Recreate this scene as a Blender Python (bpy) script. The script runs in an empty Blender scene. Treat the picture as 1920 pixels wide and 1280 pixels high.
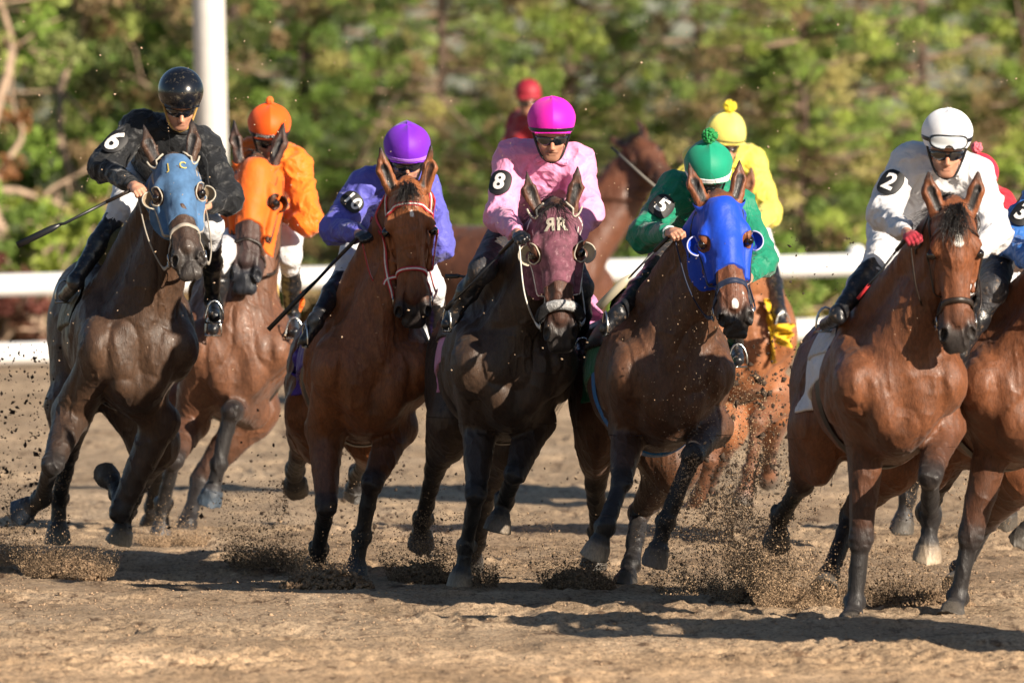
import bpy, math, random
import numpy as np
from mathutils import Vector, Matrix
V3 = lambda *a: np.array(a, dtype=float)
random.seed(7); RNG = np.random.default_rng(7)
SC = bpy.context.scene
# ------------------------------------------------------------------ camera
CAMH, FPX = 2.755, 21333.0
PITCH = math.atan((640 - 150) / FPX)
cd = bpy.data.cameras.new('camera'); cam = bpy.data.objects.new('camera', cd)
SC.collection.objects.link(cam); SC.camera = cam
cam.location = (0, 0, CAMH); cam.rotation_euler = (math.pi / 2 - PITCH, 0, 0)
cd.lens = 400; cd.sensor_width = 36; cd.clip_start = 1; cd.clip_end = 2000
cd.dof.use_dof = True; cd.dof.focus_distance = 61.0; cd.dof.aperture_fstop = 4.2
# ------------------------------------------------------------------ light
SUN_AZ, SUN_EL = math.radians(136), math.radians(21)
w = bpy.data.worlds.new('World'); SC.world = w; w.use_nodes = True
nt = w.node_tree; sky = nt.nodes.new('ShaderNodeTexSky'); sky.sky_type = 'NISHITA'
sky.sun_disc = False; sky.sun_elevation = SUN_EL; sky.sun_rotation = SUN_AZ
sky.air_density = 1.0; sky.dust_density = 0.6; sky.ozone_density = 2.0
nt.links.new(sky.outputs[0], nt.nodes['Background'].inputs[0]); nt.nodes['Background'].inputs[1].default_value = 0.05
sd = bpy.data.lights.new('sun', 'SUN'); sd.energy = 5.0; sd.angle = math.radians(0.5); sd.color = (1.0, 0.87, 0.71)
so = bpy.data.objects.new('sun', sd); SC.collection.objects.link(so)
SUNV = Vector((math.sin(SUN_AZ) * math.cos(SUN_EL), math.cos(SUN_AZ) * math.cos(SUN_EL), math.sin(SUN_EL)))
so.rotation_euler = SUNV.to_track_quat('Z', 'Y').to_euler(); so.location = (20, 30, 20)
vs = SC.view_settings; vs.view_transform = 'Standard'; vs.look = 'None'; vs.gamma = 1; vs.exposure = 1.0
cy = SC.cycles; cy.use_denoising = True; cy.max_bounces = 5; cy.transparent_max_bounces = 8
try: cy.denoiser = 'OPENIMAGEDENOISE'
except Exception: pass

# ------------------------------------------------------------------ helpers
_F = V3(0, math.cos(PITCH), -math.sin(PITCH)); _U = V3(0, math.sin(PITCH), math.cos(PITCH))
def W(px, py, Y):
    """world point that stands Y metres down the track, seen at photo pixel px,py"""
    d = _F + _U * (640 - py) / FPX + V3(1, 0, 0) * (px - 960) / FPX
    return V3(0, 0, CAMH) + d * (Y / d[1])
def nrm(v): v = np.asarray(v, float); return v / (np.linalg.norm(v) + 1e-12)
def orth(v, n): return nrm(v - n * np.dot(v, n))
def _hash(i, j, k, s):
    h = (i * 374761393 + j * 668265263 + k * 2147483647 + s * 974634777) & 0xffffffff
    h = ((h ^ (h >> 13)) * 1274126177) & 0xffffffff
    return ((h ^ (h >> 16)) & 0xffff) / 65535.0
def vnoise(X, Y, Z, s=0):
    X, Y, Z = np.broadcast_arrays(X, Y, Z)
    xi, yi, zi = [np.floor(a).astype(np.int64) for a in (X, Y, Z)]
    fx, fy, fz = X - xi, Y - yi, Z - zi
    fx, fy, fz = [a * a * (3 - 2 * a) for a in (fx, fy, fz)]
    r = 0
    for a in (0, 1):
        wx = fx if a else 1 - fx
        for b in (0, 1):
            wy = fy if b else 1 - fy
            for c in (0, 1):
                r = r + wx * wy * (fz if c else 1 - fz) * _hash(xi + a, yi + b, zi + c, s)
    return r * 2 - 1

def near(F, X, Y, Z, fn, lim=.03):
    """evaluate fn only at the grid points close to the surface"""
    i = np.nonzero(np.abs(F) < lim)
    if len(i[0]) == 0: return F
    F = F.copy(); F[i] += fn(X[i[0], 0, 0], Y[0, i[1], 0], Z[0, 0, i[2]]); return F
def link(o, parent=None):
    SC.collection.objects.link(o)
    if parent is not None: o.parent = parent
    return o
def tag(o, label=None, cat=None, group=None, kind=None):
    for k, v in (('label', label), ('category', cat), ('group', group), ('kind', kind)):
        if v: o[k] = v
    return o
def empty(name, loc, label=None, cat=None, group=None):
    o = bpy.data.objects.new(name, None); o.location = loc; o.empty_display_size = 0.2
    link(o); return tag(o, label, cat, group)
def mesh_obj(name, v, f, mat, parent=None, smooth=True, col=None, uv=None):
    v = np.asarray(v, float).reshape(-1, 3)
    if parent is not None: v = v - np.array(root_of(parent).location)
    me = bpy.data.meshes.new(name)
    if isinstance(f, np.ndarray):
        n = f.shape[1]
        me.vertices.add(len(v)); me.vertices.foreach_set('co', v.ravel().astype(np.float32))
        me.loops.add(f.size); me.loops.foreach_set('vertex_index', f.ravel().astype(np.int32))
        me.polygons.add(len(f)); me.polygons.foreach_set('loop_start', np.arange(0, f.size, n, dtype=np.int32))
        me.update(calc_edges=True)
    else:
        me.from_pydata(v.tolist(), [], f); me.update()
    if smooth: me.polygons.foreach_set('use_smooth', np.ones(len(me.polygons), bool))
    if col is not None:
        a = me.color_attributes.new('Col', 'FLOAT_COLOR', 'POINT')
        c = np.ones((len(v), 4), np.float32); c[:, :3] = col; a.data.foreach_set('color', c.ravel())
    if mat is not None: me.materials.append(mat)
    o = bpy.data.objects.new(name, me); return link(o, parent)
def root_of(o):
    while o.parent is not None: o = o.parent
    return o
class MB:
    """collects pieces into one mesh"""
    def __init__(s): s.v = []; s.f = []; s.c = []; s.n = 0
    def add(s, v, f, c=None):
        v = np.asarray(v, float).reshape(-1, 3); s.v.append(v)
        s.f += [[i + s.n for i in q] for q in f]; s.n += len(v)
        s.c.append(np.tile(c, (len(v), 1)) if c is not None and np.ndim(c) == 1 else (c if c is not None else np.ones((len(v), 3))))
    def tube(s, pts, rad, n=8, c=None, up=None, flat=1.0):
        pts = np.asarray(pts, float); m = len(pts)
        rad = np.full(m, rad) if np.ndim(rad) == 0 else np.asarray(rad)
        t = np.gradient(pts, axis=0); t /= np.linalg.norm(t, axis=1)[:, None] + 1e-12
        ref = V3(0, 0, 1) if up is None else up
        V = []
        for i in range(m):
            r = ref[i] if np.ndim(ref) == 2 else ref
            a = np.cross(t[i], r)
            if np.linalg.norm(a) < 1e-3: a = np.cross(t[i], V3(1, 0, 0))
            a = nrm(a); b = nrm(np.cross(a, t[i]))
            for k in range(n):
                an = 2 * math.pi * (k + .5) / n
                V.append(pts[i] + rad[i] * (a * math.cos(an) + b * math.sin(an) * flat))
        F = [[i * n + k, i * n + (k + 1) % n, (i + 1) * n + (k + 1) % n, (i + 1) * n + k] for i in range(m - 1) for k in range(n)]
        F += [list(range(n))[::-1], [(m - 1) * n + k for k in range(n)]]
        s.add(V, F, c)
    def box(s, c0, half, R=None, c=None):
        R = np.eye(3) if R is None else R
        V = [np.array(c0) + R @ (np.array([x, y, z]) * half) for x in (-1, 1) for y in (-1, 1) for z in (-1, 1)]
        s.add(V, [[0, 1, 3, 2], [4, 6, 7, 5], [0, 4, 5, 1], [2, 3, 7, 6], [0, 2, 6, 4], [1, 5, 7, 3]], c)
    def build(s, name, mat, parent=None, smooth=True):
        return mesh_obj(name, np.concatenate(s.v), s.f, mat, parent, smooth, np.concatenate(s.c))
def spline(P, n=8):
    P = np.asarray(P, float); Q = np.vstack([2 * P[0] - P[1], P, 2 * P[-1] - P[-2]]); out = []
    for i in range(1, len(Q) - 2):
        for t in np.linspace(0, 1, n, endpoint=False):
            a, b, c, d = Q[i - 1], Q[i], Q[i + 1], Q[i + 2]
            out.append(.5 * (2 * b + (c - a) * t + (2 * a - 5 * b + 4 * c - d) * t * t + (3 * b - a - 3 * c + d) * t ** 3))
    out.append(Q[-2]); return np.array(out)

# ------------------------------------------------------------------ distance-field sculpting
class SDF:
    def __init__(s): s.p = []
    def cone(s, a, b, ra, rb, k=.05, ca=None, cb=None, flat=None, op=1):
        a, b = np.array(a, float), np.array(b, float)
        s.p.append(dict(t='c', a=a, b=b, ra=ra, rb=rb, k=k, ca=ca, cb=cb if cb is not None else ca, flat=flat, op=op,
                        lo=np.minimum(a - ra, b - rb), hi=np.maximum(a + ra, b + rb)))
    def ell(s, c, r, R=None, k=.05, ca=None, op=1):
        c = np.array(c, float); m = max(r)
        s.p.append(dict(t='e', a=c, r=np.array(r, float), R=np.eye(3) if R is None else np.array(R, float), k=k, ca=ca, cb=ca, op=op, lo=c - m, hi=c + m))
    def cyl(s, a, b, ra, rb, k=.01, ca=None, cut=None, op=1):
        a, b = np.array(a, float), np.array(b, float); m = max(ra, rb)
        s.p.append(dict(t='y', a=a, b=b, ra=ra, rb=rb, k=k, ca=ca, cb=ca, op=op, cut=cut, lo=np.minimum(a, b) - m, hi=np.maximum(a, b) + m))
    @staticmethod
    def dist(p, X, Y, Z, want_t=False):
        x, y, z = X - p['a'][0], Y - p['a'][1], Z - p['a'][2]; t = None
        if p['t'] == 'c':
            ba = p['b'] - p['a']; sc = 1
            if p['flat'] is not None:
                n, f = p['flat']; q = (x * n[0] + y * n[1] + z * n[2]) * (1 / f - 1)
                x = x + q * n[0]; y = y + q * n[1]; z = z + q * n[2]
                ba = ba + np.dot(ba, n) * (1 / f - 1) * n; sc = .4 + .6 * min(1, f)
            t = np.clip((x * ba[0] + y * ba[1] + z * ba[2]) / (ba @ ba + 1e-12), 0, 1)
            d = (np.sqrt((x - t * ba[0]) ** 2 + (y - t * ba[1]) ** 2 + (z - t * ba[2]) ** 2) - (p['ra'] + (p['rb'] - p['ra']) * t)) * sc
        elif p['t'] == 'e':
            R, r = p['R'], p['r']
            q = [(x * R[i][0] + y * R[i][1] + z * R[i][2]) for i in range(3)]
            k0 = np.sqrt(sum((q[i] / r[i]) ** 2 for i in range(3))) + 1e-9
            k1 = np.sqrt(sum((q[i] / r[i] ** 2) ** 2 for i in range(3))) + 1e-9
            d = k0 * (k0 - 1) / k1
        else:
            ba = p['b'] - p['a']; L = np.linalg.norm(ba); u = ba / L
            h = x * u[0] + y * u[1] + z * u[2]
            rr = np.sqrt(np.maximum(x * x + y * y + z * z - h * h, 0))
            d = np.maximum(np.maximum(rr - (p['ra'] + (p['rb'] - p['ra']) * np.clip(h / L, -.2, 1.2)), h - L), -h)
            if p['cut'] is not None:
                c, n = p['cut']; d = np.maximum(d, (X - c[0]) * n[0] + (Y - c[1]) * n[1] + (Z - c[2]) * n[2])
        return (d, t) if want_t else d
    @staticmethod
    def comb(F, d, k, op):
        if op == 0: return F
        if op > 0:
            h = np.maximum(k - np.abs(F - d), 0) / k; return np.minimum(F, d) - h * h * k * .25
        h = np.maximum(k - np.abs(F + d), 0) / k; return np.maximum(F, -d) + h * h * k * .25
    def grid(s, lo, hi, h, infl=0.0):
        ax = [np.arange(lo[i], hi[i] + h, h) for i in range(3)]
        F = np.full([len(a) for a in ax], 1.0, np.float32)
        for p in s.p:
            if p['op'] == 0: continue
            pad = p['k'] + 3 * h + infl + .012; sl = []
            for i in range(3):
                a = np.searchsorted(ax[i], p['lo'][i] - pad); b = np.searchsorted(ax[i], p['hi'][i] + pad)
                sl.append(slice(a, b))
            if any(q.start >= q.stop for q in sl): continue
            X = ax[0][sl[0]][:, None, None]; Y = ax[1][sl[1]][None, :, None]; Z = ax[2][sl[2]][None, None, :]
            d = s.dist(p, X, Y, Z).astype(np.float32); sl = tuple(sl)
            F[sl] = s.comb(F[sl], d, p['k'], p['op'])
        return F - infl, ax
    def at(s, P):
        P = np.atleast_2d(P); F = np.full(len(P), 1.0); lo, hi = P.min(0), P.max(0)
        for p in s.p:
            if np.any(p['lo'] - p['k'] - .05 > hi) or np.any(p['hi'] + p['k'] + .05 < lo): continue
            F = s.comb(F, s.dist(p, P[:, 0], P[:, 1], P[:, 2]), p['k'], p['op'])
        return F
    def grad(s, P, e=.004):
        return np.stack([s.at(P + V3(*(e if i == j else 0 for i in range(3)))) - s.at(P - V3(*(e if i == j else 0 for i in range(3)))) for j in range(3)], 1) / (2 * e)
    def project(s, P, off=0.0, it=6):
        P = np.array(P, float)
        for _ in range(it):
            g = s.grad(P); g2 = (g ** 2).sum(1)[:, None] + 1e-6
            P = P - np.clip((s.at(P) - off)[:, None] * g / g2, -.05, .05)
        return P
    def color(s, P, default, tau=.010):
        num = np.zeros((len(P), 3)); den = np.zeros(len(P))
        for p in s.p:
            if p['op'] <= 0: continue
            m = np.all((P > p['lo'] - .05) & (P < p['hi'] + .05), 1)
            if not m.any(): continue
            Q = P[m]; d, t = s.dist(p, Q[:, 0], Q[:, 1], Q[:, 2], True)
            wgt = np.exp(-np.clip(d, -.01, .2) / tau)
            ca = np.array(p['ca'] if p['ca'] is not None else default); cb = np.array(p['cb'] if p['cb'] is not None else default)
            c = ca[None] if t is None else ca[None] * (1 - t[:, None]) + cb[None] * t[:, None]
            num[m] += wgt[:, None] * c; den[m] += wgt
        out = np.where(den[:, None] > 1e-9, num / (den[:, None] + 1e-12), np.array(default)[None])
        for p in s.p:           # coloured patches
            if p['op'] != 0: continue
            m = np.all((P > p['lo'] - .05) & (P < p['hi'] + .05), 1)
            if not m.any(): continue
            Q = P[m]; w_ = np.clip(.5 - s.dist(p, Q[:, 0], Q[:, 1], Q[:, 2]) / max(p['k'], 1e-4), 0, 1)[:, None]; out[m] = out[m] * (1 - w_) + np.array(p['ca']) * w_
        return out
_CN = np.array([[0,0,0],[1,0,0],[0,1,0],[1,1,0],[0,0,1],[1,0,1],[0,1,1],[1,1,1]])
_ED = [(0,1),(2,3),(4,5),(6,7),(0,2),(1,3),(4,6),(5,7),(0,4),(1,5),(2,6),(3,7)]
def nets(F, ax, keep=None):
    """surface nets: a smooth quad mesh of F = 0"""
    S = F < 0; h = ax[0][1] - ax[0][0]
    n = F.shape; cnt = np.zeros([m - 1 for m in n], np.int8)
    for c in _CN: cnt += S[c[0]:n[0] - 1 + c[0], c[1]:n[1] - 1 + c[1], c[2]:n[2] - 1 + c[2]]
    act = np.argwhere((cnt > 0) & (cnt < 8))
    if len(act) == 0: return np.zeros((0, 3)), np.zeros((0, 4), int)
    idx = np.full(cnt.shape, -1, np.int32); idx[tuple(act.T)] = np.arange(len(act))
    vals = np.stack([F[tuple((act + c).T)] for c in _CN], 1)
    acc = np.zeros((len(act), 3)); num = np.zeros(len(act))
    for a, b in _ED:
        va, vb = vals[:, a], vals[:, b]; m = (va < 0) != (vb < 0)
        t = np.where(m, va / (va - vb + 1e-20), 0); t = np.clip(t, 0, 1)
        acc += m[:, None] * (_CN[a][None] + t[:, None] * (_CN[b] - _CN[a])[None]); num += m
    v = (act + acc / num[:, None]) * h + np.array([ax[0][0], ax[1][0], ax[2][0]])
    Q = []
    for d in range(3):
        e = [0, 0, 0]; e[d] = 1; sa = tuple(slice(0, n[i] - e[i]) for i in range(3)); sb = tuple(slice(e[i], n[i]) for i in range(3))
        A, B = S[sa], S[sb]; x = np.argwhere(A != B); o1, o2 = (d + 1) % 3, (d + 2) % 3
        x = x[(x[:, o1] > 0) & (x[:, o2] > 0) & (x[:, o1] < n[o1] - 1) & (x[:, o2] < n[o2] - 1)]
        if len(x) == 0: continue
        u1 = np.zeros(3, int); u1[o1] = 1; u2 = np.zeros(3, int); u2[o2] = 1
        q = np.stack([idx[tuple((x - u1 - u2).T)], idx[tuple((x - u2).T)], idx[tuple(x.T)], idx[tuple((x - u1).T)]], 1)
        fl = B[tuple(x.T)]; q[fl] = q[fl][:, ::-1]; Q.append(q)
    q = np.concatenate(Q); q = q[(q >= 0).all(1)]
    if keep is not None:
        k = keep(v[q].mean(1)); q = q[k]; u, inv = np.unique(q, return_inverse=True); v = v[u]; q = inv.reshape(-1, 4)
    return v, q
def sculpt(name, S, lo, hi, h, mat, parent, fn=None, col=None, infl=0, keep=None, colfn=None):
    F, ax = S.grid(lo, hi, h, infl)
    if fn is not None: F = fn(F, ax[0][:, None, None], ax[1][None, :, None], ax[2][None, None, :])
    v, q = nets(F, ax, keep)
    if len(v) == 0: print('EMPTY sculpt', name); return None
    c = None
    if colfn is not None: c = colfn(v)
    elif col is not None: c = S.color(v, col)
    return mesh_obj(name, v, q, mat, parent, True, c)
def bounds(S, pad=.03):
    return np.min([p['lo'] for p in S.p if p['op'] > 0], 0) - pad, np.max([p['hi'] for p in S.p if p['op'] > 0], 0) + pad

# ------------------------------------------------------------------ materials
def mat(name, col=(.5, .5, .5), rough=.5, spec=.5, attr=False, noise=0, nscale=30, bump=0, bscale=60, stretch=None, metal=0, coat=0, sheen=0, dirt=0, dirtcol=(.16, .11, .075), wrinkle=0, wscale=14, trans=0, band=None, nd=3.0):
    m = bpy.data.materials.new(name); m.use_nodes = True; t = m.node_tree; N, L = t.nodes, t.links
    b = N['Principled BSDF']; b.inputs['Roughness'].default_value = rough; b.inputs['Specular IOR Level'].default_value = spec
    b.inputs['Metallic'].default_value = metal; b.inputs['Coat Weight'].default_value = coat; b.inputs['Coat Roughness'].default_value = .12
    b.inputs['Sheen Weight'].default_value = sheen
    if trans: b.inputs['Transmission Weight'].default_value = trans
    tc = N.new('ShaderNodeTexCoord'); mp = N.new('ShaderNodeMapping'); L.new(tc.outputs['Object'], mp.inputs[0])
    if stretch: mp.inputs['Scale'].default_value = stretch
    if attr:
        a = N.new('ShaderNodeVertexColor'); a.layer_name = 'Col'; cur = a.outputs[0]
    else:
        a = N.new('ShaderNodeRGB'); a.outputs[0].default_value = (*col, 1); cur = a.outputs[0]
    def noi(scale, det=3, rgh=.6, vec=None):
        n = N.new('ShaderNodeTexNoise'); n.inputs['Scale'].default_value = scale; n.inputs['Detail'].default_value = det; n.inputs['Roughness'].default_value = rgh
        L.new((vec or mp.outputs[0]), n.inputs['Vector']); return n.outputs[0]
    if noise:
        r = N.new('ShaderNodeMapRange'); r.inputs[1].default_value = .3; r.inputs[2].default_value = .7; r.inputs[3].default_value = 1 - noise; r.inputs[4].default_value = 1 + noise
        L.new(noi(nscale, 5, nd / 5), r.inputs[0]); x = N.new('ShaderNodeVectorMath'); x.operation = 'SCALE'
        L.new(cur, x.inputs[0]); L.new(r.outputs[0], x.inputs['Scale']); cur = x.outputs[0]
    if dirt:
        r = N.new('ShaderNodeMapRange'); r.inputs[1].default_value = .70 - .25 * dirt; r.inputs[2].default_value = .78 - .2 * dirt
        L.new(noi(38, 6, .75, tc.outputs['Object']), r.inputs[0]); x = N.new('ShaderNodeMix'); x.data_type = 'RGBA'; x.inputs[7].default_value = (*dirtcol, 1)
        L.new(r.outputs[0], x.inputs[0]); L.new(cur, x.inputs[6]); cur = x.outputs[2]
    if attr and bump:      # broad uneven tone and gloss of a sweaty coat
        r = N.new('ShaderNodeMapRange'); r.inputs[1].default_value = .3; r.inputs[2].default_value = .7; r.inputs[3].default_value = .72; r.inputs[4].default_value = 1.28
        L.new(noi(5.5, 4, .6, tc.outputs['Object']), r.inputs[0]); x = N.new('ShaderNodeVectorMath'); x.operation = 'SCALE'; L.new(cur, x.inputs[0]); L.new(r.outputs[0], x.inputs['Scale']); cur = x.outputs[0]
        r = N.new('ShaderNodeMapRange'); r.inputs[1].default_value = .3; r.inputs[2].default_value = .7; r.inputs[3].default_value = rough - .12; r.inputs[4].default_value = rough + .16; L.new(noi(16, 5, .7), r.inputs[0]); L.new(r.outputs[0], b.inputs['Roughness'])
    L.new(cur, b.inputs['Base Color'])
    nin = None
    if wrinkle:
        bn = N.new('ShaderNodeBump'); bn.inputs['Strength'].default_value = 1; bn.inputs['Distance'].default_value = wrinkle
        mm = N.new('ShaderNodeMapping'); mm.inputs['Scale'].default_value = (1, 1, 1); mm.inputs['Rotation'].default_value = (.5, .7, .3); L.new(tc.outputs['Object'], mm.inputs[0])
        n = N.new('ShaderNodeTexNoise'); n.inputs['Scale'].default_value = wscale; n.inputs['Detail'].default_value = 3; n.inputs["Distortion"].default_value = .4
        L.new(mm.outputs[0], n.inputs['Vector']); L.new(n.outputs[0], bn.inputs['Height']); nin = bn.outputs[0]
    if bump:
        bn = N.new('ShaderNodeBump'); bn.inputs['Strength'].default_value = 1; bn.inputs['Distance'].default_value = bump
        L.new(noi(bscale, 4, .65), bn.inputs['Height'])
        if nin: L.new(nin, bn.inputs['Normal'])
        nin = bn.outputs[0]
    if nin: L.new(nin, b.inputs['Normal'])
    return m
# ------------------------------------------------------------------ setting
def track_height(x, y):
    """harrowed dirt: long soft ridges along the track's width, lumps and crumbs"""
    h = .035 * vnoise(x * .35, y * .8, 0 * x, 1) + .024 * vnoise(x * 1.1, y * 2.2, 0 * x, 2)
    m = np.clip(vnoise(x * .6, y * .9, 0 * x + 3, 6) * .8 + .6, .25, 1.3)
    h = h + m * (.018 * vnoise(x * 4.5, y * 6, 0 * x, 3) + .013 * vnoise(x * 11, y * 11, 0 * x, 4) + .011 * vnoise(x * 26, y * 22, 0 * x, 5))
    pit = np.clip(vnoise(x * 3.1, y * 2.4, 0 * x, 31) - .38, 0, 1); h = h - pit * .11 + np.clip(vnoise(x * 3.1, y * 2.4 + .25, 0 * x, 31) - .45, 0, 1) * .07
    return h
def ground():
    def axis(a, b, st, lo, hi, n):
        mid = np.arange(a, b, st); g = lambda d, n: d * (np.geomspace(.02, 1, n))
        return np.concatenate([(a - g(a - lo, n))[::-1], mid, b + g(hi - b, n)])
    X = axis(-3.6, 3.6, .016, -160, 160, 40)
    Y = np.concatenate([np.linspace(2, 50, 20), np.arange(50.2, 70, .017), np.arange(70, 112, .09), np.geomspace(112, 900, 40)])
    gx, gy = np.meshgrid(X, Y, indexing='ij'); z = np.zeros_like(gx)
    near = (np.abs(gx) < 8) & (gy < 125) & (gy > 40); z[near] = track_height(gx[near], gy[near])
    fade = np.clip((112 - gy) / 8, 0, 1) * np.clip((8 - np.abs(gx)) / 4, 0, 1); z *= fade
    nx, ny = gx.shape; idx = np.arange(nx * ny).reshape(nx, ny)
    q = np.stack([idx[:-1, :-1], idx[1:, :-1], idx[1:, 1:], idx[:-1, 1:]], -1).reshape(-1, 4)
    m = bpy.data.materials.new('dirt'); m.use_nodes = True; N, L = m.node_tree.nodes, m.node_tree.links; b = N['Principled BSDF']; b.inputs['Roughness'].default_value = .95; b.inputs['Specular IOR Level'].default_value = .15
    tc = N.new('ShaderNodeTexCoord')
    def noi(s, d, st=(1, 1, 1), r=.6):
        mp = N.new('ShaderNodeMapping'); mp.inputs['Scale'].default_value = st; L.new(tc.outputs['Object'], mp.inputs[0]); n = N.new('ShaderNodeTexNoise'); n.inputs['Scale'].default_value = s; n.inputs['Detail'].default_value = d; n.inputs['Roughness'].default_value = r; L.new(mp.outputs[0], n.inputs['Vector']); return n.outputs[0]
    def ramp(i, pts):
        r = N.new('ShaderNodeValToRGB'); e = r.color_ramp.elements
        while len(e) < len(pts): e.new(.5)
        for k, (p, c) in enumerate(pts): e[k].position = p; e[k].color = (*c, 1)
        L.new(i, r.inputs[0]); return r.outputs[0]
    def mix(f, a, bb, mode='MIX'):
        x = N.new('ShaderNodeMix'); x.data_type = 'RGBA'; x.blend_type = mode
        if isinstance(f, float): x.inputs[0].default_value = f
        else: L.new(f, x.inputs[0])
        L.new(a, x.inputs[6]); L.new(bb, x.inputs[7]); return x.outputs[2]
    c1 = ramp(noi(1.3, 6, (1, .35, 1)), [(.3, (.35, .255, .165)), (.55, (.54, .40, .265)), (.75, (.70, .535, .37))])
    c2 = ramp(noi(42, 5, (1, .5, 1), .75), [(.30, (.22, .20, .18)), (.5, (.8, .8, .8)), (.72, (1.15, 1.12, 1.1))])
    soil = mix(1.0, c1, c2, 'MULTIPLY')
    ds = ramp(noi(26, 6, (1, .45, 1), .8), [(.585, (0, 0, 0)), (.65, (1, 1, 1))]); dk2 = N.new('ShaderNodeRGB'); dk2.outputs[0].default_value = (.17, .11, .07, 1); soil = mix(ds, soil, dk2.outputs[0])
    cl = ramp(noi(7, 5, (1, .3, 1), .7), [(.56, (0, 0, 0)), (.66, (1, 1, 1))]); dk = N.new('ShaderNodeRGB'); dk.outputs[0].default_value = (.13, .085, .055, 1)
    soil = mix(cl, soil, dk.outputs[0])
    spz = N.new('ShaderNodeSeparateXYZ'); L.new(tc.outputs['Object'], spz.inputs[0])
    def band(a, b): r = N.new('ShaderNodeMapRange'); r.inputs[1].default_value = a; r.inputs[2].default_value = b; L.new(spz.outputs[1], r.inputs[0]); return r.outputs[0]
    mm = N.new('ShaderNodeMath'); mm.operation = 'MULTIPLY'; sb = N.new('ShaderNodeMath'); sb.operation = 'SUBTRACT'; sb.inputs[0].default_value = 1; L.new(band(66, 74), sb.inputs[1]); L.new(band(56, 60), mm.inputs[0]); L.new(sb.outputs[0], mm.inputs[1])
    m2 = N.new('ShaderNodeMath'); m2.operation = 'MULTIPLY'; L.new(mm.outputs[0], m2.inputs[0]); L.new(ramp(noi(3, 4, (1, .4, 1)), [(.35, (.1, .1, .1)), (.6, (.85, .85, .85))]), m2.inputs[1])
    dkb = N.new('ShaderNodeRGB'); dkb.outputs[0].default_value = (.70, .66, .63, 1); soil = mix(m2.outputs[0], soil, mix(1.0, soil, dkb.outputs[0], 'MULTIPLY'))      # churned soil under the field, with the pack's shade put into its colour
    gr = ramp(noi(6, 5), [(.3, (.05, .07, .02)), (.6, (.13, .15, .05)), (.8, (.24, .19, .10))])
    sp = N.new('ShaderNodeSeparateXYZ'); L.new(tc.outputs['Object'], sp.inputs[0]); mr = N.new('ShaderNodeMapRange'); mr.inputs[1].default_value = 112.5; mr.inputs[2].default_value = 114.5; L.new(sp.outputs[1], mr.inputs[0])
    lt = N.new('ShaderNodeRGB'); lt.outputs[0].default_value = (1.22, 1.14, 1.05, 1); inv = N.new('ShaderNodeMath'); inv.operation = 'SUBTRACT'; inv.inputs[0].default_value = 1; L.new(band(53.5, 57.5), inv.inputs[1]); soil = mix(inv.outputs[0], soil, mix(1.0, soil, lt.outputs[0], 'MULTIPLY'))      # soil lighter nearer the camera
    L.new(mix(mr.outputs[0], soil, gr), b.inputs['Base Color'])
    bn = N.new('ShaderNodeBump'); bn.inputs['Distance'].default_value = .012; bn.inputs['Strength'].default_value = 1; L.new(noi(85, 5, (1, .7, 1), .7), bn.inputs['Height'])
    L.new(bn.outputs[0], b.inputs['Normal'])
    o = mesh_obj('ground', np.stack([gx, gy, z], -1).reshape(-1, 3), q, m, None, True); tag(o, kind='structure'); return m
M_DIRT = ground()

# crumbs of dirt, on the ground and in the air
_CR = None
def clods(name, P, R, matl, label=None, squash=1.0, mix_=None):
    """many small angular crumbs as one object; P positions, R sizes"""
    base = np.array([[1, 0, 0], [-.8, .3, 0], [0, 1, .1], [.1, -1, 0], [0, .2, 1], [.1, 0, -.9]]); F = np.array([[0, 2, 4], [2, 1, 4], [1, 3, 4], [3, 0, 4], [2, 0, 5], [1, 2, 5], [3, 1, 5], [0, 3, 5]])
    n = len(P); P = np.asarray(P); R = np.asarray(R)
    a = RNG.normal(size=(n, 3, 3)); u = a[:, 0] / np.linalg.norm(a[:, 0], axis=1)[:, None]; v = a[:, 1] - (a[:, 1] * u).sum(1)[:, None] * u; v /= np.linalg.norm(v, axis=1)[:, None]; w_ = np.cross(u, v)
    M = np.stack([u, v, w_], 1); sh = base[None] * RNG.uniform(.55, 1.35, (n, 6, 1)) * RNG.uniform(.5, 1.2, (n, 1, 3))
    V = np.einsum('nij,njk->nik', sh, M) * R[:, None, None]; V[..., 2] *= squash; V += P[:, None]
    f = (F[None] + (np.arange(n) * 6)[:, None, None]).reshape(-1, 3)
    c = None
    if mix_ is not None:
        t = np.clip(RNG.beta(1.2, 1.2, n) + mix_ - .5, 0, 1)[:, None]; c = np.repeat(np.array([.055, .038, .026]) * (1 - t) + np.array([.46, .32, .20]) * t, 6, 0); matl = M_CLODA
    o = mesh_obj(name, V.reshape(-1, 3), f, matl, None, False, c); tag(o, label, None, None, 'stuff'); return o
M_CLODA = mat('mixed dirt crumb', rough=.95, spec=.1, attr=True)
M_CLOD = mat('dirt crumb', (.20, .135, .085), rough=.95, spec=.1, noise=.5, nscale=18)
M_CLODD = mat('shaded dirt crumb', (.045, .032, .024), rough=.9, spec=.15, noise=.6, nscale=10)  # shaded copy of the dirt crumb, the darkness put into its colour

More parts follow.
